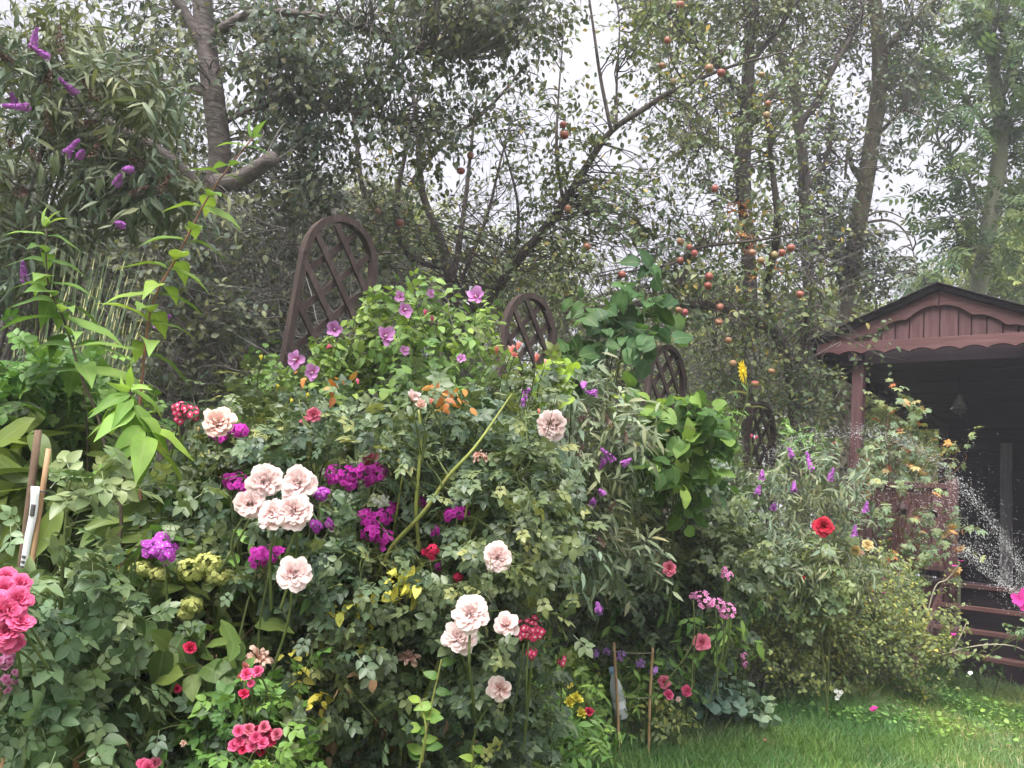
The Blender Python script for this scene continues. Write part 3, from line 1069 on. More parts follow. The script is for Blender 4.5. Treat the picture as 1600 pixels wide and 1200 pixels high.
# ------------------------------------------------------------------ ground
def sheet(name, xs, ys, mat, dz=0.0, jitter=0.0, **props):
    X, Y = np.meshgrid(xs, ys)
    Z = gz(X, Y) + dz + (rng.normal(size=X.shape) * jitter if jitter else 0)
    nx, ny = len(xs), len(ys)
    k = (np.arange(ny - 1)[:, None] * nx + np.arange(nx - 1)[None, :]).ravel()
    l = np.stack([k, k + 1, k + nx + 1, k + nx], -1)
    return Geo().add(np.stack([X, Y, Z], -1), l, np.full(len(k), 4)).obj(name, mat, base=(0, 0, 0), **props)


xs = np.concatenate([np.linspace(-400, -12, 12)[:-1], np.linspace(-12, 14, 66), np.linspace(14, 400, 12)[1:]])
ys = np.concatenate([np.linspace(-400, -2, 10)[:-1], np.linspace(-2, 14, 66), np.linspace(14, 600, 14)[1:]])
sheet('ground', xs, ys, M['turf'], kind='structure')

EDGE = np.array([G(*q)[:2] for q in ((780, 1195), (870, 1185), (1000, 1150), (1090, 1128), (1180, 1108), (1330, 1104), (1420, 1075), (1470, 1050), (1560, 1046), (1700, 1046))])


def edge_y(x):
    return np.interp(x, EDGE[:, 0], EDGE[:, 1])


# soil of the flower bed, a low mound behind the lawn edge
n_e, n_b = 60, 14
ex = np.linspace(-3.5, EDGE[-1, 0], n_e)
ey = np.where(ex < EDGE[0, 0], EDGE[0, 1] - (EDGE[0, 0] - ex) * 1.0, edge_y(ex))
ey = np.maximum(ey, 1.0)
bx = np.repeat(ex[None], n_b, 0)
by = ey[None] + np.linspace(0, 1, n_b)[:, None] ** 1.3 * (9.0 - ey[None])
bzz = gz(bx, by) + .004 + .05 * np.clip(np.linspace(0, 1, n_b)[:, None] * 12, 0, 1) + rng.normal(size=bx.shape) * .008 * (np.arange(n_b)[:, None] > 0)
k = (np.arange(n_b - 1)[:, None] * n_e + np.arange(n_e - 1)[None, :]).ravel()
Geo().add(np.stack([bx, by, bzz], -1), np.stack([k, k + 1, k + n_e + 1, k + n_e], -1), np.full(len(k), 4)).obj('flower_bed', M['soil'], kind='structure')


# ------------------------------------------------------------------ summerhouse
YG = math.radians(-40)
GX = np.array([math.cos(YG), math.sin(YG), 0])
GY = np.array([-GX[1], GX[0], 0])
GA = P(1280, 560, 8.0)
gbz = float(gz(0, 9)) - .06
HA = GA[2] - gbz                                             # height of the eaves over the base
house = empty('summerhouse', (GA[0], GA[1], gbz), 'small red brown wooden summerhouse with scalloped gable and open dark porch', 'summerhouse')
house.rotation_euler = (0, 0, YG)


def box_geo(x0, x1, y0, y1, z0, z1, g=None):
    g = g or Geo()
    v = [(x, y, z) for z in (z0, z1) for y in (y0, y1) for x in (x0, x1)]
    l = [0, 2, 3, 1, 4, 5, 7, 6, 0, 1, 5, 4, 2, 6, 7, 3, 0, 4, 6, 2, 1, 3, 7, 5]
    return g.add(v, l, [4] * 6)


def hpart(name, g, mat, parent=house, bevel=.004):
    o = g.obj(name, M[mat], parent, base=(0, 0, 0), smooth=False)
    if bevel:
        m = o.modifiers.new('bevel', 'BEVEL')
        m.width = bevel
        m.segments = 1
    return o


def hbox(name, x0, x1, y0, y1, z0, z1, mat, parent=house, bevel=.004):
    return hpart(name, box_geo(x0, x1, y0, y1, z0 + HA, z1 + HA), mat, parent, bevel)


def prism_xz(poly, y0, y1):
    """polygon strip given as bottom and top rows (x, zb, zt), extruded along y"""
    g = Geo()
    n = len(poly)
    v = []
    for y in (y0, y1):
        for x, zb, zt in poly:
            v += [(x, y, zb + HA), (x, y, zt + HA)]
    l, t = [], []
    o = 2 * n
    for i in range(n - 1):
        a, b, c, d = 2 * i, 2 * i + 1, 2 * i + 3, 2 * i + 2
        l += [a, d, c, b, o + a, o + b, o + c, o + d, a, o + a, o + d, d, b, c, o + c, o + b]
        t += [4] * 4
    l += [0, 1, o + 1, o, 2 * n - 2, o + 2 * n - 2, o + 2 * n - 1, 2 * n - 1]
    t += [4, 4]
    return g.add(v, l, t)


WID, DEP = 2.1, 3.6
RX = WID / 2
RZ, EZ = .560, .085
SL = (RZ - EZ) / (RX + .08)


def roof_z(x):
    return RZ - abs(x - RX) * SL


FLOOR = -1.95
for s in (0, 1):
    xe = [-.09, RX] if s == 0 else [RX, WID + .09]
    g = prism_xz([(x, roof_z(x), roof_z(x) + .04) for x in xe], -.10, DEP + .15)
    hpart('roof_slope', g, 'roofing')
    g = prism_xz([(x, roof_z(x) + .041, roof_z(x) + .055) for x in ([-.12, RX] if s == 0 else [RX, WID + .12])], -.14, DEP + .17)
    hpart('roofing_felt', g, 'roofing')
    xs_ = np.linspace(.0, RX - .003, 40) if s == 0 else np.linspace(RX + .003, WID, 40)
    poly = []
    for x in xs_:
        u = abs(x - RX) / RX
        arch = abs(math.sin(math.pi * ((u * 4.0) % 1.0)))
        zt = roof_z(x) - .003
        poly.append((x, max(zt - .145 + .045 * arch ** .7, -.0 if u < .93 else zt - .11), zt))
    hpart('bargeboard', prism_xz(poly, -.045, -.012), 'woodx', bevel=.003)
xs_ = np.linspace(0.0, WID, 121)
poly = [(x, .0 + .034 * abs(math.sin(math.pi * x / .205)) ** .75, .122) for x in xs_]
hpart('scalloped_board', prism_xz(poly, -.075, -.047), 'woodx', bevel=.003)
# gable planks of uneven width
cuts = [.08, .30, .45, .56, .68, .80, .92, 1.05, 1.20, 1.30, 1.42, 1.54, 1.65, 1.80, 2.02]
for a, b in zip(cuts[:-1], cuts[1:]):
    x0, x1 = a + .004, b - .004
    zt = lambda x: roof_z(x) - .012
    dy = rng.uniform(0, .006)
    pl = [(x0, .10, zt(x0)), ((x0 + x1) / 2, .10, max(zt((x0 + x1) / 2), .1)), (x1, .10, zt(x1))]
    hpart('gable_plank', prism_xz(pl, -.008 + dy, .014 + dy), 'wood', bevel=.003)
hpart('gable_backing', prism_xz([(x, .06, roof_z(x) - .02) for x in (.14, RX, WID - .14)], .025, .04), 'wood_dark', bevel=0)
# frame: posts, plates, beams
for x, y in ((.30, .04), (1.72, .04), (.30, DEP - .12), (1.72, DEP - .12)):
    hbox('post', x, x + .10, y, y + .10, -HA - .1, -.06, 'wood')
for x in (.30, 1.72):
    hbox('wall_plate', x - .01, x + .11, -.05, DEP + .1, -.06, .06, 'wood_dark')
hbox('front_beam', .18, 1.94, .03, .15, -.07, .07, 'wood_dark')
for s in (0, 1):
    for k, y in enumerate(np.linspace(.25, DEP - .1, 7)):
        xa, xb = (-.08, .42) if s == 0 else (WID - .42, WID + .08)
        hpart('rafter', prism_xz([(xa, roof_z(xa) - .075, roof_z(xa) - .003), (xb, roof_z(xb) - .075, roof_z(xb) - .003)], y, y + .05), 'wood_dark')
hbox('eaves_board', -.07, -.045, -.04, DEP + .1, .0, .10, 'wood_dark')
hbox('eaves_board', WID + .045, WID + .07, -.04, DEP + .1, .0, .10, 'wood_dark')
for k in range(13):
    y = .17 + k * .26
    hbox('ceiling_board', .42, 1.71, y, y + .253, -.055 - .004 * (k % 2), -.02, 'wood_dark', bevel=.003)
# siding at the back and on the right, each board its own
zf = FLOOR
for k in range(12):
    z0 = zf + .02 + k * .158
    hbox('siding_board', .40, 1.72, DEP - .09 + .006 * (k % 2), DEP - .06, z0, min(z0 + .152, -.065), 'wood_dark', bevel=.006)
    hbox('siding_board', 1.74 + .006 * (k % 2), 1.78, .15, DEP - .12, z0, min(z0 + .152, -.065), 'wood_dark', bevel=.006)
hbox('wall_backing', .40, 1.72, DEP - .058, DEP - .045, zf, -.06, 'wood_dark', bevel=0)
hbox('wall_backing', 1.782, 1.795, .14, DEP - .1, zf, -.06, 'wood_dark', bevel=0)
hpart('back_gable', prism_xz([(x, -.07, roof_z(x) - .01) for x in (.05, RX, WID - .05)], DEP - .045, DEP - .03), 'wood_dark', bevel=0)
# weathered grey door boards inside
for k in range(1):
    hbox('door_board', 1.22 + k * .16, 1.33 + k * .16, 1.90, 1.93, zf + .02, -.50, 'wood_grey')
for k in range(14):
    y = .02 + k * .25
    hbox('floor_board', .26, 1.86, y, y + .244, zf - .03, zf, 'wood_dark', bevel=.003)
# railing at the front left and along the left side
hbox('top_rail', .40, 1.12, .04, .12, -1.20, -1.15, 'wood')
hbox('bottom_rail', .40, 1.12, .06, .10, zf + .06, zf + .11, 'wood')
hbox('newel_post', 1.12, 1.20, .03, .11, -HA, -1.10, 'wood')
nb = 6
bw = (1.12 - .40) / nb
for k in range(nb):
    x0, x1 = .40 + k * bw + .003, .40 + (k + 1) * bw - .003
    # a half-round bite out of facing edges makes the round holes between the boards
    zt, zb, zc, rr = -1.20, zf + .11, -1.42, .045
    for zz in (0,):
        right = (k % 2 == 0)
        zs = np.concatenate([[zb, zc - rr], zc + rr * np.sin(np.linspace(-math.pi / 2, math.pi / 2, 9)), [zc + rr, zt]])
        bite = np.concatenate([[0, 0], rr * np.cos(np.linspace(-math.pi / 2, math.pi / 2, 9)), [0, 0]])
        g = Geo()
        v, l, t = [], [], []
        for y in (.065, .09):
            for z, b_ in zip(zs, bite):
                v += [(x0 + (0 if right else b_), y, z + HA), (x1 - (b_ if right else 0), y, z + HA)]
        n = len(zs)
        o = 2 * n
        for i in range(n - 1):
            a, b, c, d = 2 * i, 2 * i + 1, 2 * i + 3, 2 * i + 2
            l += [a, b, c, d, o + a, o + d, o + c, o + b, a, d, o + d, o + a, b, o + b, o + c, c]
            t += [4] * 4
        l += [0, o, o + 1, 1, 2 * n - 2, 2 * n - 1, o + 2 * n - 1, o + 2 * n - 2]
        t += [4, 4]
        hpart('railing_board', g.add(v, l, t), 'wood', bevel=0)
hbox('side_rail', .32, .38, .15, DEP - .13, -1.20, -1.15, 'wood')
for k in range(12):
    y = .2 + k * .27
    hbox('side_board', .34, .36, y, y + .22, zf + .05, -1.20, 'wood', bevel=0)
# skirt under the floor and the stairs
for k in range(7):
    hbox('skirt_board', .28 + k * .13, .28 + k * .13 + .124, .05, .07, -HA - .1, zf - .035, 'wood')
hbox('skirt_board', 1.22, 1.86, .12, .14, -HA - .1, zf - .035, 'wood_dark')
ST = .165
for k in range(4):
    z = zf - .02 - k * ST
    y = -.02 - k * .22
    hbox('stair_tread', 1.19, 1.95, y - .24, y, z - .035, z, 'wood_step')
    hbox('tread_bracket', 1.155, 1.185, y - .16, y - .10, z - ST, z + (.02 if k else .2), 'wood')
hpart('stair_stringer', prism_xz([(1.11, zf - .75, zf - .72), (1.15, zf - .75, zf - .72)], -1.0, -.9), 'wood')
sg_ = Geo()
v = []
for x in (1.11, 1.15):
    v += [(x, .02, zf + .02 + HA), (x, .02, zf - .30 + HA), (x, -.98, zf - .85 + HA), (x, -.98, zf - .62 + HA)]
sg_.add(v, [0, 1, 2, 3, 4, 7, 6, 5, 0, 4, 5, 1, 1, 5, 6, 2, 2, 6, 7, 3, 3, 7, 4, 0], [4] * 6)
hpart('stair_stringer', sg_, 'wood')

# lantern hanging under the porch roof
lan_p = P(1499, 632, 7.75)
lant = empty('hanging_lantern', lan_p + np.array([0, 0, -.1]), 'bell shaped glass lantern hanging in the dark porch', 'lantern')


def lathe(profile, sides=20):
    pr = np.array(profile, float)
    return np.c_[np.zeros((len(pr), 2)), pr[:, 1]], pr[:, 0]


def lathe_obj(name, profile, mat, parent, loc, sides=18, tilt=None):
    g = Geo()
    pr = np.array(profile, float)
    ang = np.arange(sides) * 2 * math.pi / sides
    V = np.stack([pr[:, 0, None] * np.cos(ang), pr[:, 0, None] * np.sin(ang), np.repeat(pr[:, 1, None], sides, 1)], -1)
    k = np.arange(len(pr) - 1)[:, None]
    j = np.arange(sides)[None]
    j2 = (j + 1) % sides
    q = np.stack([k * sides + j, k * sides + j2, (k + 1) * sides + j2, (k + 1) * sides + j], -1).reshape(-1, 4)
    Vf = V.reshape(-1, 3)
    if tilt is not None: Vf = Vf @ np.array(tilt).T
    g.add(Vf + np.asarray(loc), q, np.full(len(q), 4))
    return g.obj(name, mat, parent)


lathe_obj('glass_shade', [(.012, .10), (.022, .085), (.04, .04), (.068, -.02), (.078, -.05), (.074, -.055), (.036, .035)], M['glass'], lant, lan_p)
lathe_obj('cap', [(.0, .145), (.012, .14), (.02, .10), (.024, .085)], M['metal_dark'], lant, lan_p)
lathe_obj('base_bowl', [(.06, -.055), (.05, -.075), (.02, -.09), (.018, -.11), (.03, -.118), (0, -.122)], M['metal_dark'], lant, lan_p)
lan_top = (GA[2] - .05)
Geo().tubes(np.array([lan_p + [0, 0, .14], [lan_p[0], lan_p[1], lan_top]]), np.array([.003, .003]), 5).obj('chain', M['metal_dark'], lant)

# ------------------------------------------------------------------ trellises
FT = np.array([math.sin(D(43)), math.cos(D(43)), 0])
FN = np.array([FT[1], -FT[0], 0])


def bar(p, q, w, t, n, g=None):
    """rectangular bar from p to q, width w across (in plane), thickness t along n"""
    g = g or Geo()
    d = norm(q - p)
    s = norm(np.cross(d, n))
    v = []
    for e in (p, q):
        for a, b in ((-1, -1), (1, -1), (1, 1), (-1, 1)):
            v.append(e + s * w / 2 * a + n * t / 2 * b)
    return g.add(v, [0, 3, 2, 1, 4, 5, 6, 7, 0, 1, 5, 4, 1, 2, 6, 5, 2, 3, 7, 6, 3, 0, 4, 7], [4] * 6)


def trellis(px, py, d, width, lean, label):
    top = P(px, py, d)
    b = ground_under(top)
    H = top[2] - b[2]
    e = empty('arched_trellis', b, label, 'trellis', 'row of arched trellises')
    up = norm(UP + FT * lean)
    W, fr = width, .037
    def pt(u, h): return b + FT * u + up * h
    hs = H - W * .62                                        # where the arch springs
    # left post, arch, right post as frame pieces
    for sgn in (-1, 1):
        bar(pt(sgn * W / 2, 0), pt(sgn * W / 2, hs + .002), fr, .042, FN).obj('post', M['trellis'], e, smooth=False)
    n = 18
    an = np.linspace(math.pi, 0, n)
    V, L, Tt = [], [], []
    for a in an:
        for rr, yy in ((1, -1), (1, 1), (1 - 2 * fr / W, 1), (1 - 2 * fr / W, -1)):
            hz = W * .62 - (0 if rr == 1 else fr)
            k_ = (W / 2 + fr / 2) if rr == 1 else (W / 2 - fr / 2)
            V.append(pt(k_ * math.cos(a), hs + hz * math.sin(a)) + FN * .023 * yy)
    for i in range(n - 1):
        for j in range(4):
            L += [4 * i + j, 4 * i + (j + 1) % 4, 4 * i + 4 + (j + 1) % 4, 4 * i + 4 + j]
            Tt.append(4)
    Geo().add(V, L, Tt).obj('arch', M['trellis'], e, smooth=False)
    # crossing laths
    step = .215
    for sgn, off in ((1, -.014), (-1, .014)):
        for k in range(-3, 14):
            h0 = H - .12 - k * step
            pts = []
            for u in np.linspace(-W / 2, W / 2, 25):
                h = h0 + sgn * u * 1.15 - .25
                lim = hs + (W * .62 - fr) * math.sqrt(max(0, 1 - (u / (W / 2)) ** 2))
                if .25 < h < lim: pts.append((u, h))
            if len(pts) > 4:
                bar(pt(*pts[0]) + FN * off, pt(*pts[-1]) + FN * off, .034, .016, FN).obj('lath', M['trellis'], e, smooth=False)
    bar(pt(-W / 2, .22), pt(W / 2, .22), .05, .045, FN).obj('bottom_rail', M['trellis'], e, smooth=False)
    return e


trellis(532, 335, 4.5, .45, .02, 'tallest looking brown arched trellis nearest the camera behind mauve hibiscus')
trellis(834, 460, 5.5, .48, .0, 'brown arched trellis behind the coral rosebuds and large heart leaves')
trellis(1046, 540, 6.5, .50, 0, 'brown arched trellis above the lime heart shaped leaves')
trellis(1192, 628, 7.5, .50, 0, 'farthest smallest brown arched trellis below the yellow daisy')

# bare lengths of trunk and limb that no twig crosses
for _l, _d, _r in (([(316, 20), (320, 50), (324, 80), (328, 110), (332, 140), (336, 170), (339, 200), (342, 230), (344, 255), (340, 275)], 5.35, 17), ([(400, 265), (380, 276), (360, 282), (420, 250)], 5.1, 13), ([(285, 20), (275, 0), (295, 40)], 5.3, 9), ([(290, 265), (260, 240), (230, 222), (200, 205), (170, 190), (140, 176), (110, 160)], 5.3, 7),
                 ([(1322, 480), (1326, 450), (1330, 420), (1336, 380), (1342, 350), (1350, 300), (1356, 260), (1362, 220), (1368, 180), (1372, 150), (1374, 110)], 10.4, 11), ([(1252, 200), (1255, 240), (1256, 270), (1245, 160), (1275, 160), (1298, 115), (1310, 95), (1262, 180)], 9.9, 7),
                 ([(1160, 270), (1160, 300), (1163, 330), (1170, 400), (1175, 440), (1165, 240)], 8.7, 9), ([(1560, 260), (1564, 200), (1555, 300), (1546, 350), (1536, 400), (1556, 140)], 11.8, 11), ([(915, 262), (935, 235), (955, 205), (985, 183), (1010, 168), (1040, 150), (890, 300), (935, 110), (930, 60)], 6.2, 6)):
    for _p in _l: CLEAR.append((*_p, _d, _r))
HARD += [(x_, y_, 1.93, 10) for x_, y_ in ((72, 715), (68, 745), (66, 775), (63, 810), (60, 850), (60, 890), (52, 770), (52, 800), (46, 830), (42, 860), (36, 890))]
# the trellises stand clear of the planting in front of their upper parts
for _l, _d, _r in (([(500, 360), (540, 350), (480, 410), (520, 410), (560, 400), (475, 460), (510, 460), (550, 440), (465, 510), (500, 500), (540, 470), (460, 550)], 4.4, 26), ([(815, 485), (845, 485), (805, 520), (835, 520), (825, 545)], 5.4, 22),
                 ([(1045, 555), (1030, 575), (1060, 575), (1025, 600), (1055, 600), (1070, 600)], 6.4, 17), ([(1192, 640), (1180, 660), (1204, 660), (1178, 690), (1204, 690), (1190, 675), (1182, 720), (1200, 715)], 7.42, 17),
                 ([(1335, 600), (1333, 630), (1330, 660), (1328, 690), (1326, 720)], 7.5, 14), ([(1300, 545), (1420, 520), (1450, 500), (1500, 500), (1550, 510), (1590, 530)], 7.4, 26), ([(1400, 790), (1418, 800), (1390, 770), (1440, 770), (1370, 780), (1350, 830), (1400, 850)], 7.3, 9), ([(1460, y) for y in (900, 940, 980)], 7.0, 12)):
    for _p in _l: CLEAR.append((*_p, _d, _r))

# ------------------------------------------------------------------ trees
R5 = np.random.default_rng(5)


def spread(x0, x1, y0, y1, n, d0, d1, rx, ry, rd, nt_, seed=0):
    """n foliage clumps over a region of the view"""
    r = np.random.default_rng(seed)
    return [(r.uniform(x0, x1), r.uniform(y0, y1), r.uniform(d0, d1), rx * r.uniform(.7, 1.3), ry * r.uniform(.7, 1.3), rd, int(nt_ * r.uniform(.7, 1.3))) for _ in range(n)]


# far wood behind everything: one mass nobody could count
def mass(name, label, blobs, leaf, mat, lpt, tl, ls, twig_mat, twig_r, seed, up=.3, droop=.3, cat='thicket', extra=None):
    r = np.random.default_rng(seed)
    tw, pos, al, nn, sz = scatter(blobs, lpt, tl, ls, up, droop, .4, .5, r)
    base = ground_under(P(blobs[0][0], blobs[0][1], blobs[0][2]))
    e = empty(name, base, label, cat)
    e['kind'] = 'stuff'
    sets = [(tw, np.linspace(twig_r, twig_r * .4, tw.shape[1]), 3)]
    if extra is not None: sets.append((extra[0], extra[1], 4))
    put_tubes(e, 'twigs', M[twig_mat], sets)
    put_leaves(e, leaf, M[mat], pos, al, nn, sz, 0, 1.0, None, r)
    return e


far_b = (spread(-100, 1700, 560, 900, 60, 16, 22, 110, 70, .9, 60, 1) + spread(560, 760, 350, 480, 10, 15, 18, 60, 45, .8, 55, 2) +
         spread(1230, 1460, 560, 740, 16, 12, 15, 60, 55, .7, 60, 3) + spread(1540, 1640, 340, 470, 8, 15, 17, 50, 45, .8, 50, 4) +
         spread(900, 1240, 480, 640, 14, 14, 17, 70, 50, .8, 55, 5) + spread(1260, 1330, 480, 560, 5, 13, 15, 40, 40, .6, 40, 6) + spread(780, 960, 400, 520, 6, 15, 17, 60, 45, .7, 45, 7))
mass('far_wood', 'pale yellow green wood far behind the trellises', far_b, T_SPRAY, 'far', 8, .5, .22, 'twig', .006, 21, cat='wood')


mass('hedge', 'dark dense hedge behind the first trellis and the tall stems', spread(-120, 560, 330, 660, 60, 9.2, 11.5, 90, 60, .6, 60, 18) + spread(380, 640, 380, 470, 10, 9.5, 11, 60, 40, .5, 50, 19), T_SPRAY, 'thicket', 7, .4, .14, 'twig', .004, 23, cat='hedge')


def tangle(x0, x1, y0, y1, n, d0, d1, L, r_, seed, K=8):
    r = np.random.default_rng(seed)
    st = np.array([P(r.uniform(x0, x1), r.uniform(y0, y1), r.uniform(d0, d1)) for _ in range(n)])
    dr = norm(r.normal(size=(n, 3)) * np.array([1, .7, .8]) + UP * .25)
    t = np.linspace(0, 1, K)[None, :, None]
    l = (L * r.uniform(.4, 1.5, n))[:, None, None]
    b = r.normal(size=(n, 1, 3)) * .35
    c = r.normal(size=(n, 1, 3)) * .12
    pth = st[:, None] + l * (dr[:, None] * t + b * t * t + c * np.sin(t * 7))
    return pth, np.broadcast_to(np.linspace(r_, r_ * .35, K), (n, K)) * r.uniform(.5, 1.5, (n, 1))


mass('undergrowth', 'grey brown twiggy thicket with small leaves behind the trellises',
     spread(-80, 500, 290, 640, 60, 5.6, 7.0, 60, 50, .4, 44, 11) + spread(420, 1000, 380, 640, 44, 7.2, 9.0, 65, 45, .5, 42, 12) + spread(980, 1330, 470, 700, 26, 8.2, 10, 60, 50, .5, 40, 13)
     + spread(980, 1350, 670, 880, 24, 7.5, 10, 70, 45, .5, 42, 25) + spread(680, 1000, 640, 880, 18, 6.5, 9, 70, 45, .5, 42, 26) + spread(225, 360, 330, 620, 16, 4.9, 5.35, 42, 42, .2, 20, 24) + spread(-80, 520, 250, 620, 46, 7.8, 9.8, 75, 55, .5, 46, 16) + spread(380, 620, 300, 420, 8, 7.8, 9, 50, 40, .4, 34, 17) + spread(-80, 700, 620, 820, 22, 5.0, 6.6, 70, 45, .4, 40, 14) + spread(-60, 330, 150, 330, 20, 6.4, 7.6, 60, 50, .4, 32, 15),
     T_OV4, 'thicket', 7, .2, .052, 'twig', .0022, 22,
     extra=tuple(np.concatenate(z) for z in zip(tangle(225, 360, 310, 600, 260, 4.9, 5.35, .4, .003, 34), tangle(-60, 500, 270, 620, 1300, 5.4, 6.8, .55, .0042, 31), tangle(430, 1000, 320, 600, 620, 6.8, 8.6, .6, .005, 32), tangle(960, 1300, 350, 620, 420, 7.5, 9.5, .6, .005, 33))))


def tree(name, label, limbs, blobs, leaf, mat, bark, lpt=7, tl=.28, ls=.07, nparts=0, nsub=6, sub_r=.009, twig_r=.0025, **kw):
    x, y, d, r = limbs[0][0]
    base = ground_under(P(x, y, d))
    limbs = [list(l) for l in limbs]
    # carry the trunk down to the ground
    p0 = P(x, y, d)
    e = plant(name, label, 'tree', base, blobs, leaf, mat, lpt, tl, ls, nparts, limbs, bark, 'limb', nsub, sub_r, twig_r, 'twig' if bark != 'bark_dark' else 'bark_dark', stems=False, trunk_name='trunk', sides=12, **kw)
    pts = np.linspace(base - np.array([0, 0, .05]), p0, 6)
    Geo().tubes(pts, np.linspace(r * 1.25, r, 6), 12).obj('trunk_foot', M[bark], e)
    return e


cherry_blobs = (spread(20, 330, -20, 130, 11, 5.2, 6.4, 75, 50, .45, 30, 41) + spread(360, 480, -20, 130, 7, 5.2, 6.4, 50, 50, .4, 30, 42) + spread(470, 780, -40, 130, 17, 5.0, 6.5, 65, 45, .45, 30, 43)
                + spread(520, 700, 110, 230, 8, 5.4, 6.2, 45, 40, .35, 26, 44) + spread(370, 520, 130, 300, 10, 5.4, 6.4, 45, 45, .35, 24, 45) + spread(740, 860, -20, 70, 5, 5.4, 6.2, 45, 35, .35, 26, 46) + spread(130, 290, 130, 260, 7, 5.8, 6.6, 50, 40, .35, 20, 47))
tree('cherry_tree', 'large tree with pale grey ringed trunk and a sawn off limb at left',
     [[(276, 640, 5.9, .075), (290, 480, 5.8, .072), (318, 350, 5.65, .072), (343, 258, 5.55, .074), (336, 170, 5.5, .072), (325, 90, 5.5, .068), (318, 30, 5.5, .066), (314, -60, 5.5, .06)],
      [(318, 70, 5.48, .045), (300, 40, 5.45, .036), (272, -10, 5.4, .032)],
      [(338, 285, 5.5, .06), (365, 284, 5.35, .055), (395, 268, 5.25, .05), (428, 246, 5.15, .046)],
      [(315, 300, 5.55, .035), (280, 258, 5.45, .03), (225, 218, 5.4, .026), (170, 190, 5.4, .022), (100, 155, 5.4, .015), (75, 148, 5.4, .008)],
      [(320, 60, 5.5, .03), (400, 20, 5.4, .025), (520, 30, 5.5, .02), (640, 70, 5.6, .014), (720, 90, 5.6, .008)],
      [(330, 150, 5.5, .022), (230, 120, 5.6, .018), (150, 90, 5.7, .012), (60, 70, 5.8, .006)],
      [(336, 200, 5.55, .018), (420, 160, 5.7, .014), (520, 170, 5.8, .010), (620, 190, 5.8, .006)]],
     cherry_blobs, T_OV4, 'tree', 'bark_cherry', 8, .3, .055, 60, 10, .007, .0024, droop=.7)

tree('young_tree', 'slender tree of several thin upright stems rising between the first two trellises',
     [[(705, 560, 7.2, .06), (706, 460, 7.2, .055), (690, 380, 7.2, .04), (660, 300, 7.2, .03), (652, 200, 7.2, .022), (640, 110, 7.2, .014)],
      [(700, 420, 7.2, .03), (640, 400, 7.1, .026), (618, 330, 7.1, .024), (640, 210, 7.1, .016), (655, 140, 7.1, .010)],
      [(615, 350, 7.1, .026), (570, 300, 7.1, .022), (558, 230, 7.1, .018), (548, 150, 7.1, .010)],
      [(706, 450, 7.2, .03), (725, 330, 7.3, .022), (735, 240, 7.4, .015), (745, 150, 7.4, .008)],
      [(640, 290, 7.1, .024), (690, 225, 7.1, .02), (740, 190, 7.0, .017), (790, 140, 7.0, .012), (820, 100, 7.0, .007)],
      [(720, 440, 7.2, .02), (760, 340, 7.2, .015), (780, 260, 7.2, .010), (800, 180, 7.3, .005)]],
     spread(600, 850, 130, 330, 17, 6.8, 7.6, 45, 40, .35, 14, 51) + spread(540, 640, 290, 400, 6, 6.8, 7.4, 40, 35, .3, 14, 52), T_OV4, 'apple_leaf', 'bark_dark', 5, .25, .05, 20, 7, .006, .002)

APPLES_A = [(880, 195), (882, 211), (720, 267), (735, 243), (625, 348), (590, 331), (917, 386), (972, 429), (1063, 8), (1043, 63), (1035, 103), (1052, 128), (1108, 107), (1127, 114), (1190, 117), (1117, 295), (887, 326)]
APPLES_B = [(1198, 180), (1200, 162), (1063, 378), (1063, 407), (1077, 386), (1085, 396), (1108, 432), (1106, 447), (1070, 488), (1060, 485), (1125, 480), (1123, 503), (1138, 532), (1175, 395), (1189, 407), (1210, 398), (1236, 388), (1250, 460), (1180, 600), (1145, 568), (1222, 395), (1205, 580)]

appleA = tree('apple_tree', 'apple tree whose long limb arches up right across the gap of sky', [
    [(722, 600, 6.7, 0.0465), (735, 520, 6.7, 0.0434), (800, 420, 6.6, 0.0372), (868, 335, 6.5, 0.0310), (915, 262, 6.4, 0.0273), (955, 205, 6.3, 0.0236), (1010, 168, 6.2, 0.0205), (1040, 148, 6.2, 0.0174), (1130, 108, 6.2, 0.0124), (1200, 88, 6.2, 0.0074), (1260, 70, 6.2, 0.0037)],
    [(955, 205, 6.3, 0.0155), (938, 120, 6.3, 0.0130), (928, 50, 6.3, 0.0105), (918, -20, 6.3, 0.0081)],
    [(963, 195, 6.3, 0.0124), (964, 120, 6.4, 0.0087), (968, 40, 6.4, 0.0062), (960, -20, 6.4, 0.0050)],
    [(880, 318, 6.5, 0.0149), (870, 240, 6.5, 0.0124), (872, 160, 6.6, 0.0081), (880, 60, 6.6, 0.0050)],
    [(800, 420, 6.6, 0.0155), (810, 330, 6.6, 0.0124), (790, 240, 6.6, 0.0074), (770, 190, 6.6, 0.0037)],
    [(1090, 122, 6.2, 0.0087), (1130, 80, 6.2, 0.0062), (1170, 30, 6.2, 0.0037)]],
    spread(830, 930, 30, 300, 9, 6.2, 6.9, 40, 45, .3, 14, 61) + spread(900, 1040, 230, 400, 10, 6.0, 6.8, 45, 40, .3, 16, 62) + spread(960, 1140, 20, 180, 9, 6.0, 6.6, 45, 40, .3, 20, 63) + spread(780, 900, 330, 460, 10, 6.2, 6.9, 50, 40, .3, 20, 64)
    + spread(560, 660, 330, 430, 6, 6.0, 6.6, 40, 35, .3, 16, 65), T_OV4, 'apple_leaf', 'bark_dark', 6, .24, .055, 40, 6, .006, .0022)

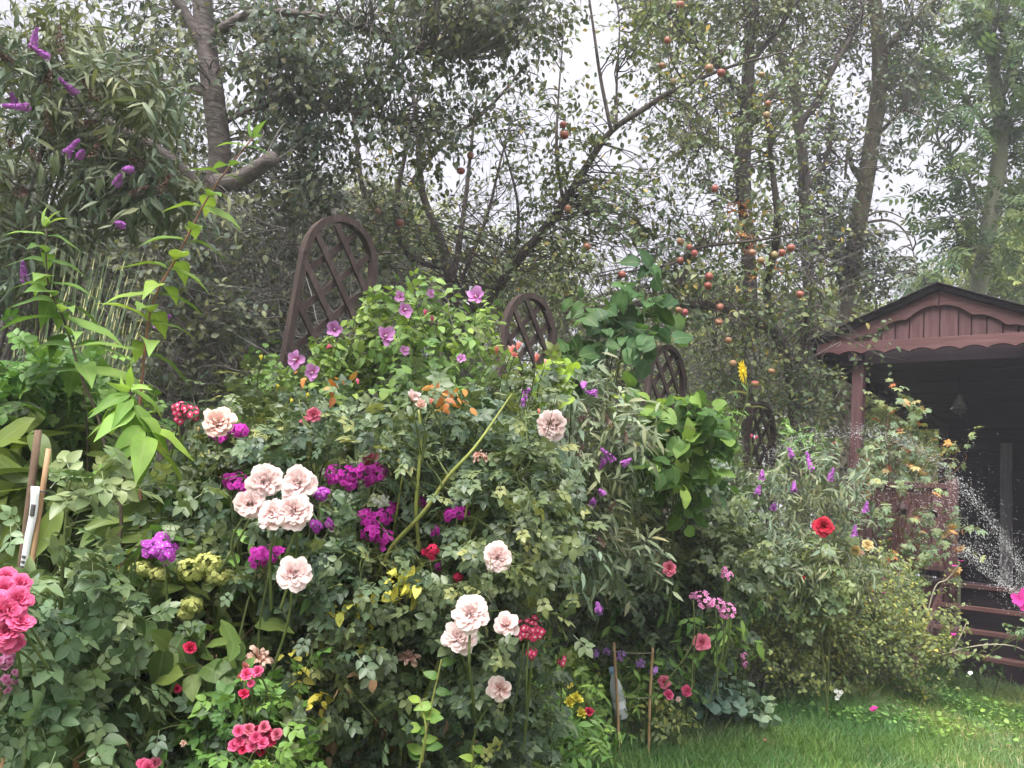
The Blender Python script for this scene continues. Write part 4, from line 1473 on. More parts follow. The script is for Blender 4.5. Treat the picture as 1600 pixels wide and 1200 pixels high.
appleB = tree('apple_tree', 'red fruited apple tree with low horizontal limbs left of the summerhouse', [
    [(1245, 700, 8.4, .07), (1238, 600, 8.3, .065), (1212, 520, 7.7, .055), (1130, 482, 6.7, .04), (1075, 476, 6.6, .032), (1020, 474, 6.5, .026), (940, 480, 6.4, .018), (880, 490, 6.4, .008)],
    [(1030, 474, 6.5, .026), (1058, 448, 6.5, .022), (1072, 420, 6.5, .02), (1080, 392, 6.5, .017), (1120, 382, 6.5, .014), (1180, 376, 6.5, .010), (1260, 362, 6.5, .005)],
    [(1212, 525, 7.7, .04), (1198, 450, 7.3, .034), (1215, 360, 6.9, .03), (1205, 250, 6.8, .02), (1195, 150, 6.8, .01)],
    [(1080, 392, 6.5, .015), (1050, 412, 6.4, .012), (1010, 420, 6.3, .009), (930, 432, 6.3, .004)],
    [(1236, 580, 8.2, .03), (1255, 540, 7.6, .02), (1262, 490, 6.6, .014), (1290, 470, 6.6, .007)]],
    spread(1040, 1290, 340, 520, 26, 6.2, 7.2, 50, 40, .35, 16, 71) + spread(1150, 1270, 140, 340, 9, 6.5, 7.2, 45, 45, .35, 16, 72) + spread(960, 1080, 420, 500, 5, 6.2, 6.8, 40, 25, .3, 12, 73) + spread(1120, 1290, 510, 640, 10, 6.5, 7.4, 45, 40, .35, 16, 74) + [(1362, 532, 7.0, 22, 14, .08, 7), (1325, 535, 7.0, 18, 10, .08, 4)], T_OV4, 'apple_leaf', 'bark_dark', 6, .24, .055, 40, 7, .006, .0022)

apple_prof = [(0, -.027), (.012, -.031), (.026, -.022), (.033, 0), (.031, .016), (.02, .028), (.008, .026), (0, .019)]


def apple_mesh():
    g = Geo()
    sides = 12
    ang = np.arange(sides) * 2 * math.pi / sides
    pr = np.array(apple_prof)
    V = np.stack([pr[:, 0, None] * np.cos(ang), pr[:, 0, None] * np.sin(ang), np.repeat(pr[:, 1, None], sides, 1)], -1)
    k = np.arange(len(pr) - 1)[:, None]
    j = np.arange(sides)[None]
    j2 = (j + 1) % sides
    q = np.stack([k * sides + j, k * sides + j2, (k + 1) * sides + j2, (k + 1) * sides + j], -1).reshape(-1, 4)
    g.add(V, q, np.full(len(q), 4))
    g.tubes(np.array([[0, 0, .02], [.003, 0, .045]]), np.array([.0012, .0012]), 4)
    return g.mesh('apple', M['apple'])


AM = apple_mesh()
for tr, lst, dd in ((appleA, APPLES_A, 6.0), (appleB, APPLES_B, 6.15)):
    for px, py in lst:
        p = P(px, py, dd + R5.uniform(-.1, .1)) - np.array(tr.location)
        rot = Matrix.Rotation(R5.normal() * .4, 4, 'X') @ Matrix.Rotation(R5.uniform(0, 6), 4, 'Z') @ Matrix.Diagonal((*[R5.uniform(.7, 1.0)] * 2, R5.uniform(.66, .9), 1))
        if R5.uniform() < .4: clear_at(p + np.array(tr.location), .028)
        link_mesh('apple', AM, tr, Matrix.Translation(Vector(p)) @ rot)

creep = tree('willowy_tree', 'fine leaved grey green tree with orange autumn creeper on its trunk', [
    [(1160, 680, 9.6, .09), (1168, 560, 9.4, .085), (1172, 460, 9.2, .08), (1165, 340, 9.0, .075), (1160, 250, 9.0, .09), (1168, 170, 9.0, .08), (1170, 80, 9.0, .06), (1180, -30, 9.0, .04)],
    [(1160, 270, 9.0, .04), (1140, 240, 8.9, .03), (1110, 220, 8.8, .02), (1080, 215, 8.8, .01)],
    [(1168, 160, 9.0, .05), (1110, 90, 9.0, .035), (1050, 40, 9.0, .02), (1010, 0, 9.0, .01)],
    [(1170, 100, 9.0, .04), (1220, 40, 9.0, .025), (1260, -20, 9.0, .015)]],
    spread(1000, 1260, -20, 120, 22, 8.4, 9.6, 62, 42, .5, 34, 81) + spread(1030, 1240, 120, 260, 14, 8.4, 9.4, 48, 36, .45, 20, 82) + spread(1040, 1160, 280, 330, 4, 8.6, 9.2, 40, 25, .3, 16, 83), T_OV4, 'small', 'bark_dark', 8, .34, .06, 0, 7, .010, .003, droop=.5)
tw_, po_, al_, nn_, sz_ = scatter([(1152, 350, 8.8, 14, 22, .12, 10), (1165, 322, 8.8, 10, 12, .1, 6), (1158, 385, 8.8, 16, 10, .12, 7), (1176, 372, 8.8, 8, 8, .1, 4), (1172, 440, 8.8, 10, 16, .12, 4), (1205, 412, 8.9, 10, 10, .1, 3)], 6, .14, .06, .3, .3, .5, .8, R5)
put_leaves(creep, T_OV4, M['orange'], po_, al_, nn_, sz_, 20, name='creeper_leaves', part_name='creeper_leaf', rs=R5)

tree('forked_tree', 'dark tree with a clear Y fork, left of the mossy trunk', [
    [(1262, 640, 10.2, 0.0780), (1265, 480, 10.2, 0.0741), (1258, 350, 10.2, 0.0702), (1256, 270, 10.2, 0.0663), (1248, 195, 10.2, 0.0624), (1240, 140, 10.2, 0.0546), (1222, 95, 10.2, 0.0468), (1200, 30, 10.2, 0.0312), (1190, -30, 10.2, 0.0234)],
    [(1251, 192, 10.2, 0.0429), (1275, 160, 10.2, 0.0390), (1298, 115, 10.2, 0.0351), (1320, 75, 10.2, 0.0312), (1345, 30, 10.2, 0.0195), (1360, -20, 10.2, 0.0117)],
    [(1256, 300, 10.2, 0.0312), (1290, 250, 10.2, 0.0234), (1300, 170, 10.2, 0.0156)]],
    spread(1200, 1350, -20, 120, 12, 9.8, 11, 55, 45, .5, 20, 91) + spread(1230, 1340, 150, 330, 13, 9.8, 11, 40, 36, .45, 14, 92) + spread(1220, 1320, 330, 480, 10, 9.8, 11, 40, 36, .45, 15, 93), T_OV4, 'tree', 'bark_dark', 7, .38, .07, 0, 8, .012, .0035)

tree('mossy_tree', 'tall tree with thick brown mossy trunk just left of the gable', [
    [(1312, 680, 10.8, 0.1209), (1318, 560, 10.8, 0.1170), (1324, 470, 10.8, 0.1131), (1336, 380, 10.8, 0.1092), (1350, 300, 10.8, 0.1053), (1364, 210, 10.8, 0.1014), (1374, 130, 10.8, 0.0975), (1372, 50, 10.8, 0.0858), (1362, -40, 10.8, 0.0780)],
    [(1374, 120, 10.8, 0.0546), (1384, 80, 10.7, 0.0507), (1400, 60, 10.6, 0.0468), (1440, 20, 10.6, 0.0390), (1480, -20, 10.6, 0.0234)],
    [(1352, 290, 10.8, 0.0390), (1332, 262, 10.7, 0.0312), (1326, 230, 10.6, 0.0234), (1320, 280, 10.5, 0.0117)],
    [(1372, 210, 10.8, 0.0273), (1392, 190, 10.6, 0.0234), (1412, 172, 10.5, 0.0156), (1450, 190, 10.4, 0.0078)],
    [(1340, 350, 10.8, 0.0234), (1390, 345, 10.6, 0.0140), (1420, 372, 10.5, 0.0094), (1434, 430, 10.4, 0.0047)],
    [(1340, 345, 10.8, 0.0156), (1380, 330, 10.6, 0.0101), (1420, 345, 10.5, 0.0047)],
    [(1324, 470, 10.8, 0.0390), (1300, 400, 10.7, 0.0273), (1285, 330, 10.7, 0.0156)]],
    spread(1330, 1470, -20, 100, 13, 10.2, 11.4, 50, 40, .5, 16, 101) + spread(1350, 1440, 90, 180, 7, 10.2, 11, 40, 30, .4, 10, 102) + spread(1350, 1385, 370, 470, 7, 10.4, 11.2, 26, 32, .35, 20, 103) + spread(1290, 1330, 250, 420, 7, 10.4, 11.2, 32, 36, .35, 13, 104) + spread(1370, 1390, 210, 250, 2, 10.3, 10.9, 35, 20, .3, 18, 105), T_OV4, 'tree', 'bark_moss', 7, .36, .072, 0, 8, .012, .0035)

tree('ash_tree', 'ash tree with pale green trunk and feathery leaves behind the roof ridge', [
    [(1512, 640, 12.2, 0.1248), (1522, 500, 12.2, 0.1170), (1532, 430, 12.2, 0.1170), (1546, 350, 12.2, 0.1131), (1560, 260, 12.2, 0.1092), (1564, 200, 12.2, 0.1014), (1555, 130, 12.2, 0.0858), (1548, 60, 12.2, 0.0780), (1545, -40, 12.2, 0.0624)],
    [(1562, 175, 12.2, 0.0468), (1570, 130, 12.1, 0.0429), (1578, 100, 12.0, 0.0390), (1560, 70, 11.9, 0.0312), (1530, 40, 11.8, 0.0156)],
    [(1530, 440, 12.2, 0.0468), (1514, 415, 12.0, 0.0390), (1498, 390, 11.9, 0.0234), (1495, 360, 11.8, 0.0117)],
    [(1545, 350, 12.2, 0.0312), (1500, 260, 11.9, 0.0234), (1450, 220, 11.7, 0.0156), (1420, 260, 11.6, 0.0078)],
    [(1562, 230, 12.2, 0.0312), (1490, 130, 11.9, 0.0234), (1430, 90, 11.7, 0.0117)],
    [(1560, 260, 12.2, 0.0312), (1590, 300, 12.0, 0.0234), (1640, 280, 12.0, 0.0156)]],
    spread(1420, 1530, 60, 200, 10, 11.4, 12.6, 40, 30, .4, 7, 111) + spread(1450, 1530, 270, 350, 5, 11.4, 12.6, 38, 22, .4, 7, 112) + spread(1540, 1640, -20, 140, 10, 11.4, 12.6, 50, 40, .5, 9, 113) + spread(1585, 1640, 150, 400, 8, 11.4, 12.6, 34, 36, .5, 10, 114) + spread(1480, 1540, 385, 420, 3, 11.4, 12.2, 40, 18, .4, 9, 115), T_PIN, 'ash_leaf', 'bark_ash', 4, .36, .36, 40, 6, .012, .004, droop=.5)

tree('distant_fir', 'small pale green treetop peeping over the roof left of the ridge', [[(1452, 640, 18, .1), (1452, 520, 18, .08), (1450, 430, 18, .02)]],
     spread(1425, 1475, 440, 500, 7, 17.5, 18.5, 22, 20, .4, 40, 116) + [(1448, 445, 18, 10, 14, .3, 26)], T_SPRAY, 'ash_leaf', 'bark_dark', 5, .35, .2, 0, 4, .01, .004)

# ------------------------------------------------------------------ shrubs of the back of the bed
buddA = plant('butterfly_bush', 'tall grey leaved butterfly bush with purple spikes filling the upper left corner', 'shrub', ground_under(P(-40, 600, 3.6)),
              spread(-40, 230, 60, 330, 26, 3.2, 3.9, 55, 45, .25, 26, 121) + spread(-40, 110, 330, 470, 8, 3.2, 3.9, 45, 40, .25, 20, 122) + spread(150, 290, 270, 350, 5, 3.3, 3.8, 40, 30, .2, 16, 123), T_WILLOW, 'greydark', 8, .16, .085, 140, stem_r=.012, limb_mat='twig', droop=.6, part_tpl=T_NARROW, nsub=5, sub_r=.004)
for px, py, L_ in ((52, 76, .07), (78, 92, .07), (45, 168, .09), (120, 148, .07), (103, 243, .08), (205, 265, .07), (182, 288, .06), (190, 352, .05), (40, 442, .08), (245, 510, .07), (125, 245, .05), (25, 165, .05)):
    p = P(px, py, 3.2)
    panicle(buddA, p, norm(UP * .25 + np.array([R5.normal() * .5, -.6, R5.normal() * .3])), L_ * 1.15, .018, 190, PM['bud'], fs=.0095)
for px, py in ((95, 88), (70, 130), (150, 160), (20, 215), (80, 210), (60, 250), (140, 250), (225, 255), (200, 305), (35, 300), (110, 195), (240, 300), (15, 100)):
    p = P(px + R5.normal() * 4, py, 3.25)
    panicle(buddA, p, norm(UP * .6 + R5.normal(size=3) * .5), R5.uniform(.07, .12), .022, 150, PM['bud_spent'], name='spent_panicle', fs=.007)

# brown timber frame standing in the butterfly bush
fr_ = empty('timber_frame', ground_under(P(95, 330, 3.9)), 'old red brown timber post with braces half hidden at left', 'timber frame')
for a, b, w in (((78, 560), (105, 318), .05), ((62, 500), (12, 350), .035), ((30, 370), (95, 350), .03)):
    pa, pb = P(*a, 3.9), P(*b, 3.95)
    if a == (78, 560): pa = np.array([pa[0], pa[1], gz(0, pa[1])])
    bar(pa, pb, w, w, norm(np.array([.2, -1, .1]))).obj('beam' if w < .05 else 'post', M['trellis'], fr_, smooth=False)

# zebra grass
zb = ground_under(P(130, 640, 3.0))
zg = empty('zebra_grass', zb, 'tall zebra grass with yellow banded blades at left', 'grass clump')
nb_ = 150
rz_ = np.random.default_rng(9)
tx = rz_.uniform(20, 215, nb_)
ty = np.where(tx > 85, rz_.uniform(340, 560, nb_), rz_.uniform(470, 620, nb_))
tips = np.array([P(a, b, d_) for a, b, d_ in zip(tx, ty, rz_.uniform(2.8, 3.2, nb_))])
feet = zb + np.c_[rz_.normal(size=nb_) * .09 + (tips[:, 0] - zb[0]) * .45, rz_.normal(size=nb_) * .06, np.zeros(nb_)]
al_ = tips - feet
ln_ = np.linalg.norm(al_, axis=1)
fr3 = frames(al_, np.array([0, -1, .3]) + rz_.normal(size=(nb_, 3)) * .5)
fr3 = fr3 * np.stack([np.full(nb_, .42), ln_, np.full(nb_, .35)], -1)[:, None, :]
zms = leaf_variants(T_BLADE, M['zebra'], 6)
for i in range(nb_):
    link_mesh('blade', zms[i % 6], zg, mat4(fr3[i], feet[i] - zb))


def leafy_stem(name, label, path, d, npairs, L, mat, smat, r=.004, droop=.45, tpl=None, start=.1, grow=.45, group='tall big leaved stems at left'):
    top_d = d
    pts = [P(x, y, d + (k - len(path) / 2) * .02) for k, (x, y) in enumerate(path)]
    base = ground_under(pts[0])
    sp = smooth_path(np.array([base] + pts), 40)
    e = empty(name, base, label, 'plant', group)
    Geo().tubes(sp, np.linspace(r * 1.4, r * .55, 40), 7).obj('stem', M[smat], e)
    for q in sp[16::2]: clear_at(q, .01)
    ms = leaf_variants(tpl or T_LANCE, M[mat], 5)
    for k in range(npairs):
        u = start + (1 - start) * (k + .5) / npairs
        i = min(int(u * 39), 38)
        p = sp[i]
        tan = norm(sp[i + 1] - sp[i])
        a0 = k * 1.57 + .4 + rng.normal() * .25
        ll = L * (1 - grow * max(0, (u - .55) / .45)) * (0.75 + .25 * min(1, u * 2.5))
        for s in (0, math.pi):
            dirn = np.array([math.cos(a0 + s), math.sin(a0 + s) * .8, .45 - droop + .5 * max(0, u - .8)]) + rng.normal(size=3) * .14
            al = norm(dirn + tan * .25)
            nn = norm(UP + al * .2 + norm(CAM - p) * .35 + rng.normal(size=3) * .15)
            link_mesh('leaf', ms[rng.integers(5)], e, mat4(frames(al[None], nn[None])[0] * ll * rng.uniform(.85, 1.12), p - base))
            if u > .3:
                clear_at(p + al * ll * .35, ll * .2)
                clear_at(p + al * ll * .7 - UP * ll * .15, ll * .16)
    for q in range(4):
        al = norm(UP + rng.normal(size=3) * .5)
        link_mesh('leaf', ms[4], e, mat4(frames(al[None], norm(rng.normal(size=(1, 3))))[0] * L * .38, sp[-1] - base))
    return e


T_BIG = leaf_tpl('lance', 11, 0.40, 0.2, 0.55, 0.05)
leafy_stem('tall_leafy_stem', 'tall dark stemmed plant with arching bright leaves at the left edge', [(190, 900), (160, 680), (128, 590), (100, 500), (75, 440), (72, 355)], 2.35, 13, .165, 'bright', 'darkstem', tpl=T_BIG, start=.5)
leafy_stem('tall_leafy_stem', 'tallest red stemmed leafy plant leaning right in front of the grey trunk', [(215, 880), (215, 700), (225, 560), (240, 470), (280, 395), (330, 300), (395, 215)], 2.35, 15, .145, 'bright', 'redstem', tpl=T_BIG, start=.42)
leafy_stem('tall_leafy_stem', 'leafy plant with drooping lime green leaf tuft left of the peach rose', [(178, 900), (190, 780), (200, 720), (228, 680), (205, 630), (204, 608)], 2.1, 11, .15, 'lime', 'darkstem', droop=.95, tpl=T_BIG, start=.62, grow=.35)
leafy_stem('tall_leafy_stem', 'slim dark stemmed plant with dull dark leaves behind the wooden stake', [(140, 900), (138, 760), (135, 660), (130, 600)], 2.5, 7, .12, 'hyd', 'darkstem', tpl=T_BIG, start=.25)

plant('leafy_shrub', 'dense small leaved green shrub at the left edge under the zebra grass', 'shrub', ground_under(P(60, 700, 2.4)),
      spread(-30, 150, 580, 710, 13, 2.4, 2.9, 50, 32, .18, 17, 131), T_ROSE3, 'green', 5, .13, .09, 120, part_tpl=T_ROSE, seed=131)
plant('broad_leaved_plant', 'dark broad leaved clump in the shade beside the white label', 'plant', ground_under(P(30, 800, 2.3)),
      spread(-30, 120, 700, 880, 10, 2.2, 2.6, 45, 50, .15, 9, 132) + spread(120, 330, 720, 860, 9, 2.3, 2.7, 45, 40, .15, 9, 133), T_LANCE, 'hyd', 5, .12, .16, 90, droop=.5, seed=132)

# rose of Sharon in front of the first trellis
hib = plant('hibiscus_bush', 'bright green rose of Sharon bush with mauve pink flowers below the nearest trellis', 'shrub', ground_under(P(600, 720, 3.7)),
            spread(470, 760, 520, 700, 26, 3.4, 4.0, 50, 42, .22, 26, 141) + spread(560, 700, 470, 540, 7, 3.5, 3.9, 38, 28, .15, 14, 142) + spread(430, 520, 540, 640, 6, 3.3, 3.7, 40, 35, .15, 14, 143), T_OV4, 'hibl', 6, .12, .05, 180, part_tpl=T_OV, stem_r=.009, limb_mat='twig', seed=141)


def hibiscus(px, py, s, d=3.35, fy=.2, side=0):
    p = P(px, py, d)
    face = norm(norm(CAM - p) + UP * fy + CX * side + R5.normal(size=3) * .15)
    s *= .92
    b = bloom(hib, p - face * s * .25, face, s, 'hibiscus', PM['hib'])
    R = facing_frame(face)
    Geo().tubes(np.array([[0, 0, 0], [0, 0, .3]]), np.array([.05, .03]), 6).obj('pistil', PM['white'], b, base=(0, 0, 0))
    stalk(hib, p - face * s * .25, p - face * .04 + np.array([R5.normal() * .02, .1, -.16]), .002)


for px, py, s, sd_ in ((743, 462, .085, .1), (634, 483, .075, .7), (523, 514, .085, -.1), (603, 524, .095, .2), (459, 562, .085, -.3), (487, 582, .08, -.5), (720, 559, .05, 0), (624, 463, .05, .3), (673, 459, .04, 0), (633, 547, .05, .4)):
    hibiscus(px, py, s, side=sd_)
for px, py in ((664, 493), (675, 503), (510, 545), (560, 600)):
    bloom(hib, P(px, py, 3.35), norm(UP + R5.normal(size=3) * .4), .03, 'budrose', PM['rosepink'], False, 'bud')

hs_ = plant('heart_leaved_shrub', 'shrub with big dark heart shaped leaves between the second and third trellis', 'shrub', ground_under(P(930, 680, 5.2)),
            spread(890, 1035, 480, 570, 8, 4.2, 4.6, 42, 24, .12, 4, 151) + [(1032, 440, 4.4, 12, 14, .05, 1), (985, 470, 4.4, 35, 12, .1, 3), (920, 560, 4.4, 40, 20, .12, 4), (1000, 575, 4.4, 30, 20, .12, 3)], T_HEART, 'heart', 5, .16, .095, 130, stem_r=.009, droop=.55, twig_r=.002, seed=151)
plant('lime_heart_plant', 'lime green heart leaved plant below the third trellis', 'plant', ground_under(P(1040, 800, 4.7)),
      spread(960, 1120, 630, 760, 13, 3.4, 3.9, 38, 30, .12, 7, 161) + [(1110, 675, 3.5, 18, 18, .05, 4), (1120, 700, 3.6, 25, 25, .1, 6)], T_HEART, 'limemix', 5, .1, .072, 150, droop=.45, seed=161)
plant('lime_leaf_sprig', 'pale lime leaved shoot just below the coral rosebuds', 'plant', ground_under(P(870, 700, 4.3)),
      [(868, 600, 2.9, 30, 16, .06, 6), (895, 592, 2.9, 15, 18, .05, 4), (850, 590, 2.9, 18, 10, .05, 4)], T_OV, 'lime', 5, .08, .07, 40, droop=.4, seed=162)

budB = plant('butterfly_bush', 'grey leaved butterfly bush with small lilac spikes right of the pale round rose', 'shrub', ground_under(P(880, 950, 4.3)),
             spread(770, 1010, 640, 900, 30, 3.3, 3.9, 48, 42, .2, 20, 171) + spread(800, 960, 590, 660, 7, 3.3, 3.8, 35, 28, .15, 14, 172), T_LANCE3, 'grey', 7, .13, .070, 240, stem_r=.008, limb_mat='twig', droop=.45, part_tpl=T_NARROW, seed=171)
for px, py, L_ in ((815, 630, .05), (933, 614, .045), (960, 720, .07), (945, 716, .05), (925, 788, .05), (935, 955, .035), (912, 600, .03), (820, 612, .035), (972, 726, .04), (942, 772, .03)):
    panicle(budB, P(px, py, 3.2), norm(UP * .5 + R5.normal(size=3) * .5), L_, .016, 110, PM['bud'], fs=.009)
for px, py in ((905, 655), (955, 668), (980, 695), (820, 745), (905, 715), (950, 800), (945, 855), (890, 660)):
    panicle(budB, P(px, py, 3.22), norm(UP * .6 + R5.normal(size=3) * .5), .055, .014, 100, PM['bud_spent'], name='spent_panicle', fs=.006)

plant('dark_leaved_rose', 'dense dark leaved bush right of centre below the lime heart leaves', 'shrub', ground_under(P(1060, 1000, 4.8)),
      spread(980, 1180, 740, 950, 24, 4.1, 4.8, 48, 40, .22, 20, 181) + spread(860, 1070, 860, 1020, 18, 4.1, 4.6, 46, 38, .2, 20, 182), T_ROSE3, 'rose', 5, .13, .095, 180, hi=.85, part_tpl=T_ROSE, seed=181)
budC = plant('butterfly_bush', 'silvery butterfly bush with upright purple spikes left of the red rose', 'shrub', ground_under(P(1230, 950, 5.7)),
             spread(1150, 1330, 730, 900, 24, 4.8, 5.6, 45, 40, .25, 24, 191), T_WILLOW, 'grey', 8, .17, .068, 140, stem_r=.009, limb_mat='twig', droop=.4, part_tpl=T_NARROW, seed=191)
for px, py, L_ in ((1238, 715, .06), (1268, 735, .11), (1297, 750, .07), (1190, 748, .06), (1240, 768, .06), (1183, 772, .05), (1352, 800, .06), (1335, 838, .06), (1208, 795, .04)):
    panicle(budC, P(px, py, 4.6), norm(UP + R5.normal(size=3) * .25), L_, .02, 130, PM['bud'], fs=.012)
plant('feathery_shrub', 'tall green shrub between the last trellis and the porch post', 'shrub', ground_under(P(1180, 900, 5.6)),
      spread(1095, 1165, 620, 760, 8, 5.4, 6.0, 30, 40, .2, 9, 192) + spread(1215, 1260, 660, 760, 4, 5.4, 6.0, 25, 35, .2, 8, 193), T_LANCE3, 'green', 6, .2, .08, 40, seed=192)

sp_ = plant('spirea_bush', 'rounded yellow green fine leaved bush on the lawn edge before the porch', 'shrub', ground_under(P(1330, 1085, 5.9)),
            spread(1190, 1430, 900, 1080, 34, 5.2, 6.0, 48, 40, .3, 46, 201) + spread(1380, 1465, 930, 1030, 8, 5.4, 6.0, 30, 35, .2, 32, 202), T_OV4, 'spirea', 9, .2, .032, 120, stem_r=.006, limb_mat='twig', up=.55, droop=.2, seed=201)
plant('spirea_bush', 'sparse greyer fine leaved bush left of the rounded yellow green one', 'shrub', ground_under(P(1170, 1060, 5.0)),
      spread(1120, 1260, 880, 1065, 18, 4.9, 5.4, 45, 36, .22, 34, 203), T_OV4, 'spirea', 8, .17, .034, 60, stem_r=.005, limb_mat='twig', up=.5, droop=.25, seed=203)

creeper = plant('creeper', 'creeper with green to orange red leaves climbing over the porch railing', 'climber', ground_under(P(1400, 1045, 6.9)),
                spread(1340, 1450, 660, 760, 10, 6.6, 7.2, 30, 26, .15, 6, 211) + spread(1340, 1475, 770, 900, 15, 6.5, 7.0, 34, 28, .18, 5, 212) + spread(1300, 1420, 880, 960, 8, 6.3, 6.8, 40, 30, .2, 6, 213) + [(1410, 640, 6.8, 8, 24, .06, 5), (1500, 705, 6.7, 14, 12, .06, 4), (1500, 820, 6.7, 12, 12, .08, 4), (1470, 735, 6.8, 25, 12, .08, 5), (1395, 640, 6.8, 10, 10, .05, 3), (1425, 668, 6.8, 12, 8, .05, 2)],
                T_PALM, 'creeper', 4, .18, .11, 170, stem_r=.006, limb_mat='redstem', droop=.6, twig_r=.002, seed=211)

# ------------------------------------------------------------------ front of the bed
def ground_cover(name, label, region, n, leaf, mat, ls, h, seed, cat='plants'):
    """low leaves over the soil: (px,py) polygon corners on the ground"""
    r = np.random.default_rng(seed)
    pts = []
    x0, x1, y0, y1 = region
    x = r.uniform(x0, x1, n)
    y = r.uniform(y0, y1, n)
    z = gz(x, y) + r.uniform(.02, 1, n) ** 1.5 * h * (0.4 + 1.2 * np.abs(np.sin(x * 3.1 + 1) * np.sin(y * 2.7)))
    lim = np.where(x < EDGE[0, 0], EDGE[0, 1] - (EDGE[0, 0] - x), edge_y(x)) + .05
    ok = y > lim
    pos = np.c_[x, y, z][ok]
    m = len(pos)
    al = norm(r.normal(size=(m, 3)) * np.array([1, 1, .35]) + UP * .15)
    nn = norm(UP + r.normal(size=(m, 3)) * .45)
    e = empty(name, (0, 0, 0), label, cat)
    e['kind'] = 'stuff'
    put_leaves(e, leaf, M[mat], pos, al, nn, ls * r.uniform(.6, 1.3, m), 0, 1.0, None, r)
    return e


ground_cover('ground_cover', 'low mixed leaves covering the soil under the shrubs', (-3.2, 3.6, 1.7, 8.5), 30000, T_ROSE3, 'rose', .09, .42, 301)

# --- big pale rose bush (centre left)
PALE = [(415, 752, 2.0, .088, 'rosette'), (465, 753, 1.97, .092, 'rosette'), (389, 786, 1.98, .082, 'rosette'), (421, 797, 1.94, .086, 'rosette'), (457, 796, 1.93, .088, 'rosette'), (463, 895, 1.9, .088, 'rosette'),
        (776, 870, 2.25, .082, 'rosette'), (735, 954, 2.1, .09, 'rosette'), (716, 991, 2.05, .09, 'rosette'), (791, 973, 2.2, .075, 'loose'), (781, 1076, 2.2, .07, 'loose')]
rb = plant('rose_bush', 'big rose bush with large pale pink double blooms and thick thorny canes', 'rose bush', ground_under(P(560, 1300, 2.25)),
           spread(340, 830, 690, 880, 40, 2.05, 2.7, 50, 40, .18, 17, 311) + spread(330, 830, 880, 1120, 46, 2.0, 2.5, 50, 42, .18, 19, 312) + spread(330, 850, 1120, 1240, 26, 2.15, 2.6, 55, 35, .2, 14, 315) + spread(380, 500, 610, 710, 6, 2.4, 2.8, 40, 34, .14, 9, 313) + spread(640, 840, 620, 730, 9, 2.4, 2.8, 40, 34, .14, 9, 314),
           T_ROSE3, 'rose', 5, .12, .066, 290, part_tpl=T_ROSE, limbs=[
    [(540, 1090, 2.3, .008), (575, 940, 2.2, .007), (603, 872, 2.15, .0062), (620, 845, 2.13, .0058), (662, 800, 2.1, .0054), (700, 745, 2.1, .005), (745, 695, 2.1, .0038), (800, 615, 2.15, .002)],
    [(655, 860, 2.15, .005), (650, 790, 2.12, .005), (657, 700, 2.12, .0045), (655, 640, 2.12, .004)],
    [(690, 900, 2.2, .006), (725, 850, 2.18, .005), (770, 785, 2.18, .004), (800, 750, 2.2, .003)],
    [(480, 1050, 2.2, .008), (440, 990, 2.1, .007), (420, 930, 2.05, .006), (425, 850, 2.02, .005)],
    [(485, 820, 2.3, .005), (482, 740, 2.35, .0045), (488, 660, 2.35, .004)],
    [(640, 1120, 2.2, .007), (668, 1080, 2.1, .0055), (690, 1020, 2.06, .0045), (690, 985, 2.05, .004)],
    [(560, 1150, 2.3, .014), (600, 1090, 2.3, .012), (560, 1010, 2.3, .009)],
    [(700, 940, 2.15, .004), (715, 880, 2.15, .004), (735, 760, 2.15, .003)]],
    limb_mat='cane', limb_name='cane', stem_r=.007, sub_r=.003, twig_mat='stem', hi=.9, seed=311, droop=.4)
for _x, _y in ((590, 895), (620, 845), (640, 822), (655, 808), (690, 760), (700, 745), (655, 700), (657, 740), (740, 830), (760, 800), (488, 690), (484, 720)): CLEAR.append((_x, _y, 2.1, 9))
for _x, _y, _d in ((68, 720, 1.9), (66, 760, 1.9), (62, 800, 1.9), (60, 850, 1.9), (42, 780, 1.85), (50, 790, 1.85), (40, 830, 1.85), (35, 870, 1.85), (957, 1050, 3.86), (960, 1062, 3.86), (966, 1085, 3.86), (969, 1098, 3.86), (964, 1075, 3.86), (971, 1108, 3.86), (1019, 1030, 3.85), (1019, 1060, 3.85), (1019, 1090, 3.85), (960, 1020, 3.8), (968, 1125, 3.8)): CLEAR.append((_x, _y, _d, 11))
for px, py, d, s, kd in PALE:
    d, s = d * (.93 if d < 2.06 else .87), s * .82
    p = P(px, py, d)
    f_ = cam_face(p, .3, .22, R5)
    bloom(rb, p - f_ * s * .3, f_, s, kd, PM['pale'])
    stalk(rb, p - f_ * s * .45, p + np.array([R5.normal() * .05, .12, -.22]), .0028, bow=.04)
for px, py, d, s in ((640, 1028, 2.05, .06), (404, 1030, 1.9, .07)):
    p = P(px, py, d)
    bloom(rb, p, cam_face(p, .6, .2, R5), s, 'wilt', PM['wilt'], label='wilted browning rose', name='wilted_bloom')
p = P(596, 783, 2.1)
bloom(rb, p, norm(np.array([.2, -.3, -.6])), .05, 'wilt', PM['white'], False, 'wilted_bloom')
